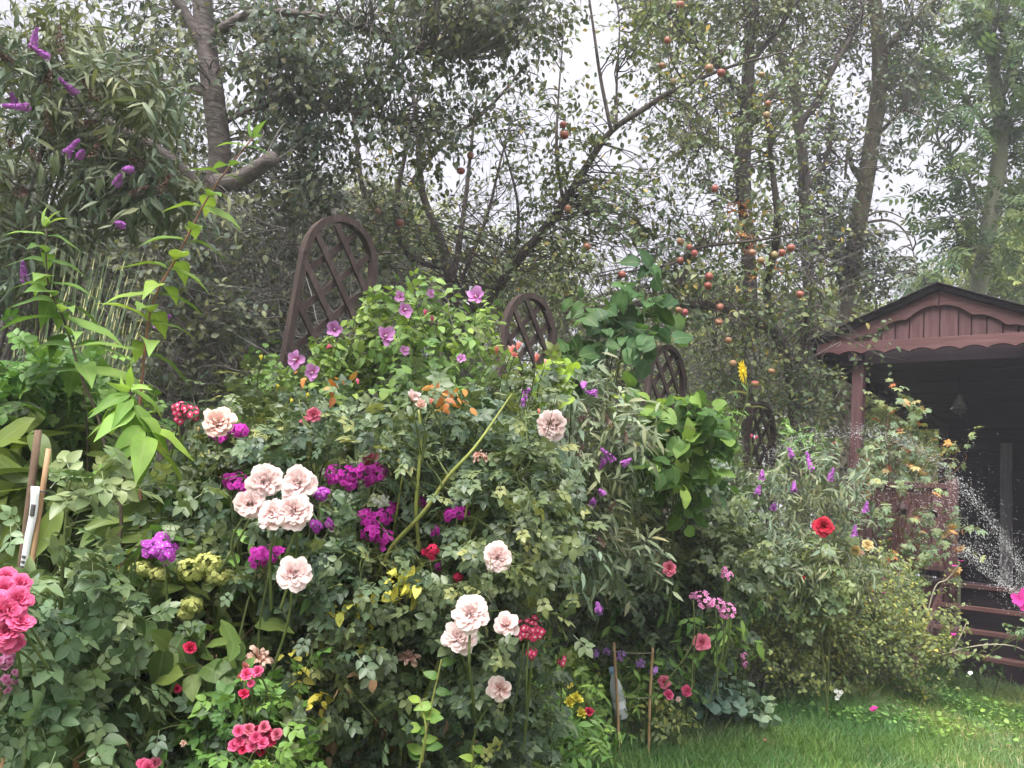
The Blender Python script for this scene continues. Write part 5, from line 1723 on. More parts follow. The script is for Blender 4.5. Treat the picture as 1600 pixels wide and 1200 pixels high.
# yellowed leaves in its middle, brown ones at its foot
t_, po_, al_, nn_, sz_ = scatter([(600, 925, 2.0, 42, 16, .05, 8), (520, 1000, 2.0, 60, 40, .06, 6), (500, 1080, 1.95, 50, 40, .06, 5), (640, 918, 2.0, 16, 14, .04, 4), (618, 950, 2.02, 12, 10, .04, 2), (575, 985, 2.05, 10, 8, .04, 1)], 5, .08, .03, .2, .5, .5, .6, R5)
put_leaves(rb, T_OV, M['rose_yellow'], po_, al_, nn_, sz_, 200, name='yellowed_leaves', part_name='yellowed_leaf', rs=R5)
t_, po_, al_, nn_, sz_ = scatter([(570, 1150, 2.2, 70, 40, .1, 8), (470, 1120, 2.1, 20, 40, .06, 3), (520, 1085, 2.0, 50, 40, .06, 5), (165, 1160, 1.7, 15, 20, .05, 2), (640, 1120, 2.1, 60, 20, .08, 3)], 4, .1, .035, -.2, .9, .5, .5, R5)
put_leaves(rb, T_OV, M['brown_leaf'], po_, al_, nn_, sz_, 200, name='dry_leaves', part_name='dry_leaf', rs=R5)
# bright young shoots low on its right
for px0, py0, px1, py1, n in ((655, 1200, 690, 1030, 8), (660, 1190, 655, 1090, 5), (735, 1260, 740, 1165, 6)):
    a, b = P(px0, py0, 1.95), P(px1, py1, 1.95)
    stalk(rb, b, a, .0022, 'cane', 'young_shoot', .03)
    ms = leaf_variants(T_OV, M['lime'] if n != 8 else M['green'], 5)
    for k in range(n):
        q = a + (b - a) * (k + .6) / n
        al = norm(np.array([1 if k % 2 else -1, R5.normal() * .4, .25 + R5.normal() * .2]))
        link_mesh('young_leaf', ms[k % 5], rb, mat4(frames(al[None], norm(UP * .5 + norm(CAM - q))[None])[0] * .042 * R5.uniform(.8, 1.2), q - np.array(rb.location)))


def rose_plant(name, label, base_px, blobs, blooms, mat, leafmat='rose', ls=.08, nparts=60, stemr=.0025, group=None, hi=.9, seed=1, **kw):
    """blooms: (px,py,d,size,kind,mat[,face up])"""
    kw.setdefault('stem_r', .0042)
    e = plant(name, label, 'rose bush', ground_under(P(*base_px)), blobs, kw.pop('leaf', T_ROSE3), leafmat, 5, kw.pop('tl', .11), ls, nparts, part_tpl=kw.pop('part_tpl', T_ROSE), seed=seed, hi=hi, group=group, limb_mat=kw.pop('limb_mat', 'stem'), twig_mat='stem', **kw)
    rr = np.random.default_rng(seed)
    for px, py, d, s, kd, m in blooms:
        p = P(px, py, d)
        f_ = norm(norm(CAM - p) + UP * .4 + rr.normal(size=3) * .25)
        if kd == 'budrose': f_ = norm(UP + rr.normal(size=3) * .25)
        bloom(e, p - f_ * s * .25, f_, s, kd, PM[m], s * F / d > 30, 'bloom' if kd != 'budrose' else 'bud')
        stalk(e, p - f_ * s * .35, p + np.array([rr.normal() * .03, .09, -.065 * d]), stemr * .8, bow=.02)
    return e


rose_plant('rose_bush', 'tall rose with a single round pink bloom right of centre', (850, 1000, 3.3), [(830, 740, 2.4, 35, 50, .1, 12), (800, 690, 2.45, 30, 40, .1, 9), (860, 800, 2.5, 40, 50, .1, 14)],
           [(860, 664, 2.3, .078, 'rosette', 'pale'), (842, 644, 2.32, .018, 'budrose', 'coral')], 'pale', seed=321, nparts=50)
rose_plant('rose_bush', 'tall cane with coral pink rosebuds in front of the second trellis', (820, 1000, 3.6), [(800, 640, 2.75, 35, 40, .1, 9), (770, 620, 2.75, 30, 30, .1, 7), (820, 600, 2.75, 30, 20, .1, 4)],
           [(776, 550, 2.6, .032, 'budrose', 'coral'), (800, 548, 2.6, .034, 'budrose', 'coral'), (809, 543, 2.6, .034, 'budrose', 'coral'), (838, 561, 2.6, .03, 'budrose', 'coral'), (852, 567, 2.6, .022, 'budrose', 'peach'), (804, 555, 2.58, .03, 'cup', 'coral')], 'coral', seed=322, nparts=40)
rose_plant('rose_bush', 'rose stem with two plump shell pink buds and reddish young leaves', (650, 1000, 2.3), [(690, 640, 2.3, 35, 25, .08, 6), (650, 690, 2.35, 40, 35, .1, 10)],
           [(648, 619, 2.05, .058, 'cup', 'pale'), (658, 633, 1.99, .040, 'cup', 'peach'), (673, 628, 2.1, .018, 'budrose', 'coral')], 'pale', seed=323, nparts=40)
rose_plant('rose_bush', 'rose with a few faded peach petals behind the thick cane', (750, 1000, 2.5), [(760, 740, 2.5, 40, 40, .1, 10)],
           [(745, 708, 2.2, .04, 'wilt', 'peach'), (757, 712, 2.2, .03, 'wilt', 'peach')], 'peach', seed=324, nparts=30)
rl = rose_plant('rose_bush', 'rose with one peach pink bloom above magenta phlox at left', (340, 1000, 2.3), [(350, 730, 2.3, 40, 45, .12, 14), (330, 800, 2.3, 40, 45, .12, 14), (390, 700, 2.35, 30, 40, .1, 9)],
                [(340, 657, 2.05, .076, 'rosette', 'peach'), (310, 672, 2.1, .015, 'budrose', 'yellow_rose')], 'peach', seed=325, nparts=60, leafmat='rose')
t_, po_, al_, nn_, sz_ = scatter([(690, 615, 2.15, 22, 10, .04, 4), (470, 590, 2.4, 22, 8, .04, 2), (505, 590, 2.4, 14, 8, .04, 2), (685, 645, 2.15, 10, 10, .04, 1)], 4, .06, .027, .2, .3, .5, .8, R5)
put_leaves(rl, T_OV, M['redleaf'], po_, al_, nn_, sz_, 60, name='red_leaves', part_name='red_leaf', rs=R5)
rose_plant('rose_bush', 'rose with deep pink cupped bloom above the central magenta phlox', (580, 1000, 2.5), [(560, 780, 2.5, 40, 45, .1, 10)],
           [(580, 722, 2.3, .062, 'cup', 'rosepink'), (588, 735, 2.3, .05, 'cup', 'rosepink')], 'rosepink', seed=326, nparts=20)
rose_plant('rose_bush', 'rose with small ragged pink bloom in the dark upper leaves', (480, 1000, 2.6), [(480, 690, 2.65, 45, 40, .12, 13), (430, 620, 2.7, 40, 35, .1, 9)],
           [(490, 648, 2.5, .048, 'loose', 'rosepink'), (478, 655, 2.5, .035, 'wilt', 'rosepink'), (408, 560, 2.6, .02, 'budrose', 'lemon'), (480, 618, 2.6, .016, 'budrose', 'lemon'), (455, 627, 2.6, .016, 'budrose', 'lemon'), (433, 605, 2.6, .016, 'budrose', 'lemon')], 'rosepink', seed=327, nparts=40)
rose_plant('rose_bush', 'rose bush with a cluster of hot pink blooms cut by the left edge', (-60, 1250, 1.4), [(-20, 980, 1.5, 60, 60, .1, 14), (-10, 1120, 1.5, 60, 60, .1, 16)],
           [(8, 922, 1.42, 0.0447, 'rosette', 'hot'), (30, 938, 1.4, 0.0430, 'rosette', 'hot'), (12, 955, 1.38, 0.0473, 'rosette', 'hot'), (35, 968, 1.39, 0.0387, 'rosette', 'hot'), (8, 985, 1.38, 0.0473, 'rosette', 'hot'), (18, 1003, 1.4, 0.0387, 'rosette', 'hot'), (-10, 940, 1.38, 0.0473, 'rosette', 'hot'), (30, 912, 1.44, 0.0344, 'rosette', 'hot'), (10, 900, 1.45, 0.0344, 'rosette', 'hot')], 'hot', 'rose_light', seed=328, nparts=30)
fl = empty('phlox', ground_under(P(-20, 1250, 1.6)), 'faded mauve pink flowers low on the left edge', 'flower')
for px, py, w in ((8, 1028, .03), (8, 1058, .045)):
    p = P(px, py, 1.5)
    flower_head(fl, p, cam_face(p, .4, .2, R5), w, 14, PM['phlox_pink'], .018)
    stalk(fl, p - UP * .02, ground_under(p), .002)

# grey green rose shoots in the lower left corner
rose_plant('rose_bush', 'flowerless grey green rose with tall upright shoot in the left foreground', (110, 1300, 1.75), spread(30, 150, 930, 1180, 17, 1.6, 1.95, 48, 45, .12, 8, 331) + [(110, 830, 1.65, 28, 40, .05, 7), (130, 780, 1.65, 30, 22, .05, 5), (100, 900, 1.65, 35, 30, .06, 8)],
           [], None, 'rose_light', .085, 220, seed=331, cull=False, stem_r=.005, limbs=[[(85, 1150, 1.7, .0055), (92, 1000, 1.68, .005), (97, 900, 1.66, .0042), (103, 820, 1.65, .0034), (108, 760, 1.65, .0022), (120, 745, 1.65, .001)]], limb_name='cane')
rose_plant('rose_bush', 'dark glossy small leaved rose at the bottom left with red miniature blooms', (290, 1300, 2.0), spread(210, 420, 1060, 1210, 22, 1.8, 2.2, 46, 36, .14, 14, 341),
           [(297, 1012, 1.8, .03, 'small', 'red'), (277, 1075, 1.78, .022, 'small', 'red'), (287, 1160, 1.75, .016, 'wilt', 'wilt')], None, 'rose', .062, 200, seed=341, hi=.7, limbs=[[(215, 1200, 1.8, .006), (240, 1130, 1.78, .0055), (262, 1090, 1.77, .005), (275, 1060, 1.77, .004)], [(120, 1240, 1.8, .006), (135, 1160, 1.78, .005), (145, 1120, 1.76, .004)]], limb_name='cane')
mini = rose_plant('miniature_rose', 'miniature rose with tight clusters of pink blooms at the bottom left of centre', (400, 1300, 1.85), spread(340, 450, 1090, 1210, 10, 1.75, 2.0, 40, 35, .1, 12, 351),
                  [(385, 1052, 1.72, .028, 'small', 'hot'), (402, 1048, 1.72, .026, 'small', 'hot'), (381, 1082, 1.72, .024, 'small', 'red'), (392, 1068, 1.72, .018, 'small', 'hot')]
                  + [(400 + 34 * math.cos(k * 2.4) * (k / 14) ** .5, 1152 + 22 * math.sin(k * 2.4) * (k / 14) ** .5, 1.7 + .01 * (k % 3), .026, 'small', ('hot', 'rosepink', 'red')[k % 3]) for k in range(14)]
                  + [(366, 1163, 1.7, .028, 'small', 'hot'), (380, 1170, 1.7, .026, 'small', 'red'), (225, 1194, 1.65, .03, 'small', 'hot'), (240, 1192, 1.65, .028, 'small', 'rosepink'), (232, 1200, 1.64, .03, 'small', 'hot')], None, 'green', .06, 60, seed=351)
snp = empty('snapdragon', ground_under(P(410, 1250, 1.85)), 'orange and yellow snapdragon beside the miniature pink roses', 'flower')
for k, (px, py) in enumerate(((380, 1042), (388, 1050), (376, 1052), (384, 1058))):
    bloom(snp, P(px, py, 1.73), cam_face(P(px, py, 1.73), .1, .4, R5), .022, 'cup', PM['yellow' if k % 2 else 'coral'], False)
stalk(snp, P(384, 1040, 1.75), ground_under(P(400, 1250, 1.85)), .0025)

# --- phlox
def phlox(label, heads, base_px, mat='phlox', blobs=(), group='magenta phlox clumps', leafn=30, seed=1):
    e = plant('phlox', label, 'flower', ground_under(P(*base_px)), list(blobs) or [(base_px[0], base_px[1] - 150, base_px[2], 30, 60, .08, 8)], T_LANCE3, 'green', 6, .1, .075, leafn, part_tpl=T_LANCE, seed=seed, group=group, stems=False, nsub=0)
    for px, py, d, w, n in heads:
        p = P(px, py, d)
        flower_head(e, p - np.array([0, 0, 0]), cam_face(p, .5, .2, R5), w, n, PM[mat], .023, separate=(w * F / d > 28), aspect=.8)
        stalk(e, p - UP * w * .6, p + np.array([R5.normal() * .04, .1, -.4]), .0025, bow=.04)
    return e


phlox('magenta phlox behind and left of the five pale roses', [(370, 752, 2.1, .055, 18), (357, 750, 2.12, .035, 9), (385, 762, 2.1, .04, 10)], (370, 900, 2.2), seed=361)
phlox('magenta phlox head just below the peach pink rose', [(348, 676, 2.15, .06, 16), (372, 672, 2.15, .045, 12)], (355, 900, 2.3), seed=362)
phlox('violet magenta phlox above the lime hydrangea at left', [(240, 856, 1.95, .055, 18), (262, 862, 1.93, .05, 16), (252, 842, 1.97, .04, 10)], (250, 1050, 2.1), 'phlox_violet', seed=363)
phlox('magenta phlox head beside the lone low pale rose', [(405, 868, 1.98, .05, 15), (425, 866, 1.96, .05, 15)], (415, 1050, 2.1), seed=364)
phlox('magenta phlox in the centre under the deep pink rose', [(522, 740, 2.2, .055, 16), (545, 744, 2.2, .05, 16), (572, 742, 2.18, .055, 18), (590, 738, 2.18, .05, 14), (550, 756, 2.2, .035, 9)], (550, 960, 2.4), seed=365, blobs=[(540, 840, 2.35, 60, 50, .1, 16), (580, 880, 2.35, 50, 40, .1, 12)])
phlox('magenta phlox lower centre left of the thick cane', [(573, 808, 2.15, .045, 13), (598, 808, 2.15, .05, 13), (578, 832, 2.13, .045, 13), (600, 838, 2.15, .045, 10), (597, 855, 2.15, .018, 4)], (585, 1000, 2.3), seed=366)
phlox('small scattered magenta phlox right of the thick cane', [(703, 803, 2.2, .035, 9), (720, 802, 2.22, .045, 10), (680, 830, 2.2, .03, 6), (685, 885, 2.18, .018, 4), (615, 790, 2.2, .03, 7), (660, 785, 2.25, .03, 6)], (690, 1000, 2.4), seed=367)
phlox('small purple phlox partly hidden right of the five pale roses', [(503, 772, 2.1, .035, 9), (495, 822, 2.1, .03, 6), (515, 820, 2.1, .025, 5), (465, 820, 2.05, .02, 4)], (500, 960, 2.2), 'phlox_violet', seed=368)
phlox('light pink phlox on the right above the small pink rose', [(1100, 938, 3.6, .08, 20), (1120, 942, 3.6, .065, 15), (1137, 955, 3.6, .075, 18), (1084, 931, 3.62, .035, 6), (1136, 898, 3.7, .05, 10), (1132, 890, 3.7, .03, 5)], (1120, 1060, 4.7), 'phlox_pink', group=None, seed=369, blobs=[(1110, 1000, 4.1, 50, 40, .12, 16), (1090, 960, 4.1, 40, 40, .12, 12)])
phlox('two pale pink phlox heads low beside the fine leaved bush', [(1163, 1026, 4.6, .045, 7), (1164, 1038, 4.6, .04, 6)], (1163, 1100, 4.8), 'phlox_pink', group=None, seed=370)
phlox('lilac flowers low between the two bamboo canes', [(930, 1020, 4.0, .045, 9), (948, 1018, 4.0, .035, 7), (970, 1024, 4.0, .06, 12), (1000, 1037, 4.0, .045, 9), (1022, 1048, 4.0, .04, 8), (937, 955, 3.7, .04, 8)], (970, 1120, 4.2), 'lilac', group=None, seed=371)


def small_flowers(label, spots, base_px, seed, blobs, mat='eyered', leafmat='rose', ls=.06, cat='rose bush', name='rose_bush'):
    e = plant(name, label, cat, ground_under(P(*base_px)), blobs, T_ROSE3, leafmat, 5, .1, ls, 24, part_tpl=T_ROSE, seed=seed, hi=.85, limb_mat='stem', twig_mat='stem', stem_r=.004)
    for px, py, d, w, n in spots:
        p = P(px, py, d)
        flower_head(e, p, cam_face(p, .4, .2, R5), w, n, PM[mat], .02, separate=n > 7)
        stalk(e, p - UP * w * .6, p + np.array([R5.normal() * .03, .1, -.25]), .002, bow=.03)
    return e


small_flowers('cluster rose with red white eyed florets beside two pale roses', [(828, 982, 2.0, .05, 18), (820, 990, 2.0, .035, 8), (840, 988, 2.0, .035, 8), (832, 1020, 2.0, .022, 5), (878, 1034, 2.4, .022, 4)], (830, 1200, 2.35), 381, [(830, 1070, 2.35, 40, 40, .1, 12), (860, 1100, 2.4, 40, 35, .1, 10)])
small_flowers('cluster rose with coral red white eyed florets left of the peach rose', [(282, 640, 2.2, .04, 10), (298, 645, 2.2, .04, 9), (280, 655, 2.2, .025, 5)], (290, 900, 2.3), 382, [(290, 730, 2.35, 30, 45, .08, 9)])
small_flowers('bright red small rose bloom low in the centre', [(673, 862, 2.12, .035, 12), (718, 901, 2.1, .022, 5)], (690, 1100, 2.3), 383, [(690, 940, 2.3, 40, 40, .08, 10)], 'red')

# --- hydrangea
hy = plant('hydrangea', 'hydrangea with lime green flower heads left of the low pale rose', 'shrub', ground_under(P(260, 1200, 2.2)),
           spread(170, 340, 890, 1060, 18, 1.9, 2.3, 42, 40, .14, 10, 391) + spread(280, 380, 880, 960, 5, 2.1, 2.4, 35, 30, .1, 8, 392) + spread(110, 200, 1050, 1130, 4, 1.9, 2.2, 35, 35, .1, 8, 393), T_OV, 'hyd', 5, .1, .085, 170, stem_r=.006, limb_mat='redstem', droop=.55, seed=391)
for px, py, w in ((300, 890, .08), (325, 880, .07), (222, 890, .055), (250, 898, .05), (340, 900, .06), (300, 945, .055), (130, 1090, .05), (185, 935, .045), (290, 960, .04)):
    p = P(px, py, 1.95)
    clear_at(p, w * .42)
    n = 170
    v = norm(R5.normal(size=(n, 3)))
    pos = p + v * np.array([1, 1, .7]) * w / 2 * R5.uniform(.75, 1.05, (n, 1))
    fr4 = frames(np.cross(v, R5.normal(size=(n, 3))), v + R5.normal(size=(n, 3)) * .3) * (.013 * R5.uniform(.6, 1.2, n))[:, None, None]
    o = Geo().inst(T_FLORET4, fr4, pos, R5.uniform(0, 1, n)).obj('flower_head', PM['hydr'], hy)

# --- low edge plants along the lawn
carn = plant('border_plant', 'low feathery dark green plant on the lawn edge right of the pale rose bush', 'plant', ground_under(P(830, 1190, 2.9)),
             spread(730, 880, 1100, 1200, 16, 2.7, 3.2, 42, 30, .15, 24, 401) + spread(860, 930, 1120, 1170, 5, 3.2, 3.5, 32, 22, .12, 18, 403), T_LANCE3, 'green', 8, .11, .052, 110, up=.8, droop=.25, part_tpl=T_LANCE, seed=401)
plant('border_plant', 'light green small leaved bush above the yellow snapdragon', 'plant', ground_under(P(870, 1130, 2.9)),
      spread(800, 920, 1025, 1110, 12, 3.35, 3.8, 38, 30, .16, 20, 402), T_OV4, 'hibl', 6, .1, .04, 110, part_tpl=T_OV, seed=402)
ysn = empty('snapdragon', ground_under(P(900, 1160, 3.5)), 'lemon yellow snapdragon at the lawn edge', 'flower')
for k, (px, py) in enumerate(((888, 1096), (897, 1093), (903, 1097), (892, 1101), (900, 1087), (908, 1115), (910, 1119), (893, 1070), (890, 1076))):
    pp = P(px, py, 3.3)
    bloom(ysn, pp, cam_face(pp, .3, .3, R5), .05 if k < 7 else .026, 'cup', PM['lemon'], False)
stalk(ysn, P(894, 1062, 3.33), ground_under(P(905, 1160, 3.5)), .003)
red_ = empty('dianthus', ground_under(P(920, 1160, 3.5)), 'small red flower next to the yellow snapdragon', 'flower')
bloom(red_, P(920, 1114, 3.3), cam_face(P(920, 1114, 3.3), .2, .3, R5), .045, 'small', PM['red'], False)
stalk(red_, P(920, 1114, 3.3), ground_under(P(920, 1160, 3.5)), .002)
aq = plant('columbine', 'blue green lobed leaf clump at the lawn edge below the pink flowers', 'plant', ground_under(P(1120, 1125, 4.4)),
           spread(1070, 1185, 1085, 1128, 12, 4.45, 4.8, 26, 11, .14, 9, 411), T_ROUND, 'glauc', 5, .09, .06, 130, up=.6, droop=.2, seed=411)
plant('border_plant', 'grassy green tuft behind the plastic bottle', 'plant', ground_under(P(930, 1110, 4.2)),
      spread(905, 1065, 1050, 1105, 12, 4.0, 4.4, 36, 18, .15, 15, 412), T_LANCE3, 'green', 7, .13, .06, 70, up=.8, part_tpl=T_LANCE, seed=412)
plant('border_plant', 'straggly yellow green plant round the feet of the two thin canes', 'plant', ground_under(P(990, 1140, 4.1)),
      spread(930, 1060, 1085, 1135, 9, 3.95, 4.25, 30, 14, .12, 14, 430), T_OV4, 'spirea', 6, .1, .036, 40, up=.7, droop=.2, part_tpl=T_OV, seed=430)
pk = rose_plant('rose_bush', 'low plant with three pink red blooms right of the bamboo canes', (1050, 1120, 4.25), [(1050, 1100, 4.25, 35, 18, .12, 12)],
                [(1038, 1066, 4.0, .065, 'loose', 'rosepink'), (1046, 1084, 4.0, .055, 'small', 'hot'), (1073, 1080, 4.0, .058, 'small', 'hot'), (1060, 1092, 4.0, .03, 'wilt', 'pale')], None, 'green', .05, 30, seed=413)
rose_plant('rose_bush', 'rose with one small clear pink bloom below the light pink phlox', (1100, 1060, 4.7), [(1090, 1045, 4.3, 42, 30, .15, 16)],
           [(1096, 1002, 3.7, .075, 'rosette', 'rosepink')], None, 'rose', .08, 50, seed=414)
rose_plant('rose_bush', 'rose with one small pink bloom above the light pink phlox', (1040, 1060, 4.6), [(1040, 940, 4.2, 40, 40, .15, 14)],
           [(1046, 888, 3.4, .06, 'loose', 'rosepink')], None, 'rose', .08, 30, seed=415)
rose_plant('rose_bush', 'rose with a dark red bloom left of the porch', (1290, 1080, 4.9), [(1290, 880, 4.9, 40, 45, .15, 12), (1260, 920, 4.9, 40, 40, .15, 12)],
           [(1287, 821, 4.2, .095, 'rosette', 'crimson'), (1257, 905, 4.5, .03, 'budrose', 'crimson')], None, 'rose_light', .1, 50, seed=416)
rose_plant('rose_bush', 'rose with two cream yellow blooms beside the porch railing', (1345, 1070, 5.4), [(1340, 900, 5.4, 35, 30, .15, 10)],
           [(1356, 850, 5.0, .075, 'loose', 'yellow_rose'), (1336, 861, 5.0, .07, 'loose', 'yellow_rose'), (1347, 862, 5.0, .04, 'wilt', 'peach')], None, 'rose_light', .1, 40, seed=417)
rose_plant('rose_bush', 'rose shoot with two pink buds before the farthest trellis', (1180, 1000, 5.2), [(1185, 740, 5.2, 15, 25, .08, 4)],
           [(1174, 683, 4.9, .03, 'budrose', 'rosepink'), (1181, 685, 4.9, .034, 'budrose', 'rosepink')], None, 'rose_light', .08, 10, seed=418)
cmp_ = empty('catchfly', ground_under(P(1430, 1030, 6.0)), 'thin grey stems with tiny magenta flowers in front of the porch steps', 'flower')
for pts in ([(1440, 1000), (1460, 920), (1480, 905), (1500, 880)], [(1440, 1040), (1480, 1020), (1535, 1008), (1585, 1010), (1620, 1030)], [(1490, 1015), (1505, 985), (1511, 970)], [(1478, 1020), (1492, 1010), (1493, 995)]):
    pp = np.array([P(a, b, 5.9) for a, b in pts])
    sp = smooth_path(pp, 16)
    Geo().tubes(sp, np.linspace(.006, .003, 16), 5).obj('stem', M['string'], cmp_)
for px, py in ((1501, 877), (1491, 885), (1491, 992), (1381, 927), (1382, 905)):
    bloom(cmp_, P(px, py, 5.88), norm(UP + R5.normal(size=3) * .2), .04, 'open', PM['petunia'], False)
wf = empty('white_flower', ground_under(P(1310, 1095, 5.3)), 'tiny white flowers at the foot of the fine leaved bush', 'flower')
for px, py in ((1306, 1080), (1311, 1086), (1308, 1091), (1314, 1082), (1516, 1052)):
    bloom(wf, P(px, py, 5.0), cam_face(P(px, py, 5.0), .4, .2, R5), .03, 'open', PM['white'], False)
    stalk(wf, P(px, py, 5.02), ground_under(P(px, py + 20, 5.1)), .0015)
pf = empty('pink_flower', ground_under(P(1365, 1112, 5.0)), 'single small magenta flower at the lawn edge near the porch', 'flower')
for k in range(5):
    pp = P(1365 + R5.normal() * 3, 1106 + R5.normal() * 3, 4.8)
    bloom(pf, pp, cam_face(pp, .4, .4, R5), .022, 'open', PM['petunia'], False)
stalk(pf, P(1365, 1108, 4.8), ground_under(P(1365, 1125, 4.8)), .002)
pet = plant('petunia', 'magenta petunia bloom at the right edge above the steps', 'flower', ground_under(P(1650, 1060, 5.4)), [(1660, 960, 5.4, 40, 40, .1, 14)], T_OV4, 'green', 5, .1, .05, 10, seed=419)
for px, py in ((1592, 937), (1606, 930), (1600, 945)):
    bloom(pet, P(px, py, 5.2), cam_face(P(px, py, 5.2), .2, .2, R5), .09, 'open', PM['petunia'], False)

ds_ = empty('yellow_daisy', ground_under(P(1170, 900, 4.9)), 'tall single yellow daisy seen edge on above the last trellis', 'flower')
dp = P(1160, 581, 4.8)
df = norm(CX * .8 + CU * .1 - _f * .6)
clear_at(dp, .08)
lf = leaf_tpl('lance', 5, .3, .1, .15)
Rd = facing_frame(df)
g_ = []
ray = Geo().add(lf['v'], lf['l'], lf['t'], np.c_[lf['a'], np.full(len(lf['v']), .5)]).mesh('ray_petal', PM['yellow'])
dc = Geo().tubes(np.array([[0, 0, -.01], [0, 0, .004], [0, 0, .01]]), np.array([.008, .016, .009]), 10)
dd_ = Geo()
dd_.n, dd_.l, dd_.t, dd_.a = dc.n, dc.l, dc.t, dc.a
dd_.v = [np.concatenate(dc.v) @ Rd.T + dp]
dd_.obj('flower_centre', PM['yellow'], ds_)
for k in range(16):
    a = k * 2 * math.pi / 16
    al = Rd @ np.array([math.cos(a), math.sin(a), .15])
    link_mesh('ray_petal', ray, ds_, mat4(frames(al[None], (Rd @ np.array([0, 0, 1.0]))[None])[0] * .075 * R5.uniform(.9, 1.1), dp - np.array(ds_.location)))
sp = smooth_path(np.array([ground_under(P(1150, 900, 4.9)), P(1130, 780, 4.85), P(1150, 680, 4.82), P(1168, 615, 4.8), dp]), 24)
Geo().tubes(sp, np.linspace(.006, .004, 24), 6).obj('stem', M['stem'], ds_)
ms = leaf_variants(T_LANCE, M['grey'], 5)
for k, i in enumerate((6, 9, 12, 15, 17, 19)):
    al = norm(np.array([1 if k % 2 else -1, -.3, .35]))
    link_mesh('leaf', ms[k % 5], ds_, mat4(frames(al[None], UP[None])[0] * .13, sp[i] - np.array(ds_.location)))

# ------------------------------------------------------------------ small things in the bed
def cane_stick(name, label, a, b, r, mat, cat, wob=.004, group=None):
    base = ground_under(a)
    pts = smooth_path(np.array([base - UP * .05, (base + b) / 2 + R5.normal(size=3) * wob, b]), 14)
    g = Geo().tubes(pts, np.full(14, r) * (1 + .06 * np.sin(np.arange(14) * 2.3)), 9)
    return set_props(g.obj(name, M[mat], base=base), label, cat, group)


cane_stick('wooden_stake', 'rough brown wooden stake beside the white label at left', P(58, 1000, 1.95), P(60, 672, 1.95), .0085, 'stake', 'stake')
cane_stick('bamboo_cane', 'pale cut bamboo cane tied to the wooden stake at left', P(66, 1000, 1.93), P(76, 701, 1.93), .006, 'bamboo', 'cane', .002)
Geo().tubes(np.array([P(66 + 9 * math.cos(t), 770 + 2 * math.sin(t), 1.92 + .012 * math.sin(t)) for t in np.linspace(0, 6.28, 14)]), np.full(14, .002), 5).obj('string_tie', M['metal_dark'], base=P(66, 770, 1.92), label='dark tie binding the bamboo cane to the wooden stake', category='string')
cane_stick('bamboo_cane', 'left one of two thin canes beside the plastic bottle', P(972, 1152, 3.9), P(959, 1004, 3.9), .0065, 'bamboo', 'cane')
cane_stick('bamboo_cane', 'right one of two thin canes, carrying dry leaf', P(1018, 1135, 3.95), P(1020, 1012, 3.95), .0065, 'bamboo', 'cane')
st_ = empty('string', P(960, 1017, 3.88), 'twine strung across between the two thin canes', 'string')
for a, b in (((955, 1016), (1022, 1020)), ((964, 1086), (1020, 1090))):
    pa, pb = P(*a, 3.89), P(*b, 3.94)
    Geo().tubes(smooth_path(np.array([pa, (pa + pb) / 2 - UP * .008, pb]), 8), np.full(8, .002), 5).obj('strand', M['string'], st_)
# folded white plant label hanging beside the stake
lb = empty('plant_label', P(40, 900, 1.9), 'white plastic plant label with a dark picture leaning at the stake', 'label')
def strip(pts, w, nm, mat, off=0.0, th=.0015):
    c = smooth_path(np.array([P(a, b, 1.9) for a, b in pts]), 12) - _f * off
    t = norm(np.gradient(c, axis=0))
    s = norm(np.cross(t, _f))
    w = np.asarray(w)[:, None] if np.ndim(w) else w
    V = np.stack([c - s * w / 2, c + s * w / 2, c + s * w / 2 + _f * th, c - s * w / 2 + _f * th], 1)
    L, T_ = [], []
    for i in range(11):
        for j in range(4):
            L += [4 * i + j, 4 * i + (j + 1) % 4, 4 * i + 4 + (j + 1) % 4, 4 * i + 4 + j]
            T_.append(4)
    L += [0, 3, 2, 1, 44, 45, 46, 47]
    T_ += [4, 4]
    return Geo().add(V.reshape(-1, 3), L, T_).obj(nm, M[mat], lb)
strip([(55, 760), (52, 800), (42, 850), (34, 905), (28, 950)], np.linspace(.020, .013, 12), 'strip', 'label_white')
strip([(53, 788), (50, 806)], .010, 'printed_picture', 'label_print', .002)
for k in range(6):
    strip([(38 - k * 1.3, 868 + k * 8), (37 - k * 1.3, 872 + k * 8)], .008, 'printed_line', 'label_print', .002)

bt = empty('plastic_bottle', ground_under(P(965, 1122, 3.93)), 'clear plastic bottle with pale blue cap among the plants at the lawn edge', 'bottle')
b0, b1 = P(972, 1122, 3.93), P(956, 1043, 3.93)
ax = norm(b1 - b0)
bR = facing_frame(ax)
H_ = np.linalg.norm(b1 - b0)
def bl(nm, prof, mat): return lathe_obj(nm, prof, mat, bt, b0, 16, bR)
bl('body', [(0, 0), (.028, .002), (.032, .01), (.032, .06), (.029, .075), (.032, .09), (.032, .14), (.026, .17), (.014, .2), (.0125, H_ - .026)], M['clear'])
bl('paper_band', [(.0335, .055), (.0335, .062), (.0335, .088)], M['label_white'])
bl('cap', [(.0, H_), (.016, H_ - .001), (.0165, H_ - .027), (.013, H_ - .028)], M['cap_blue'])

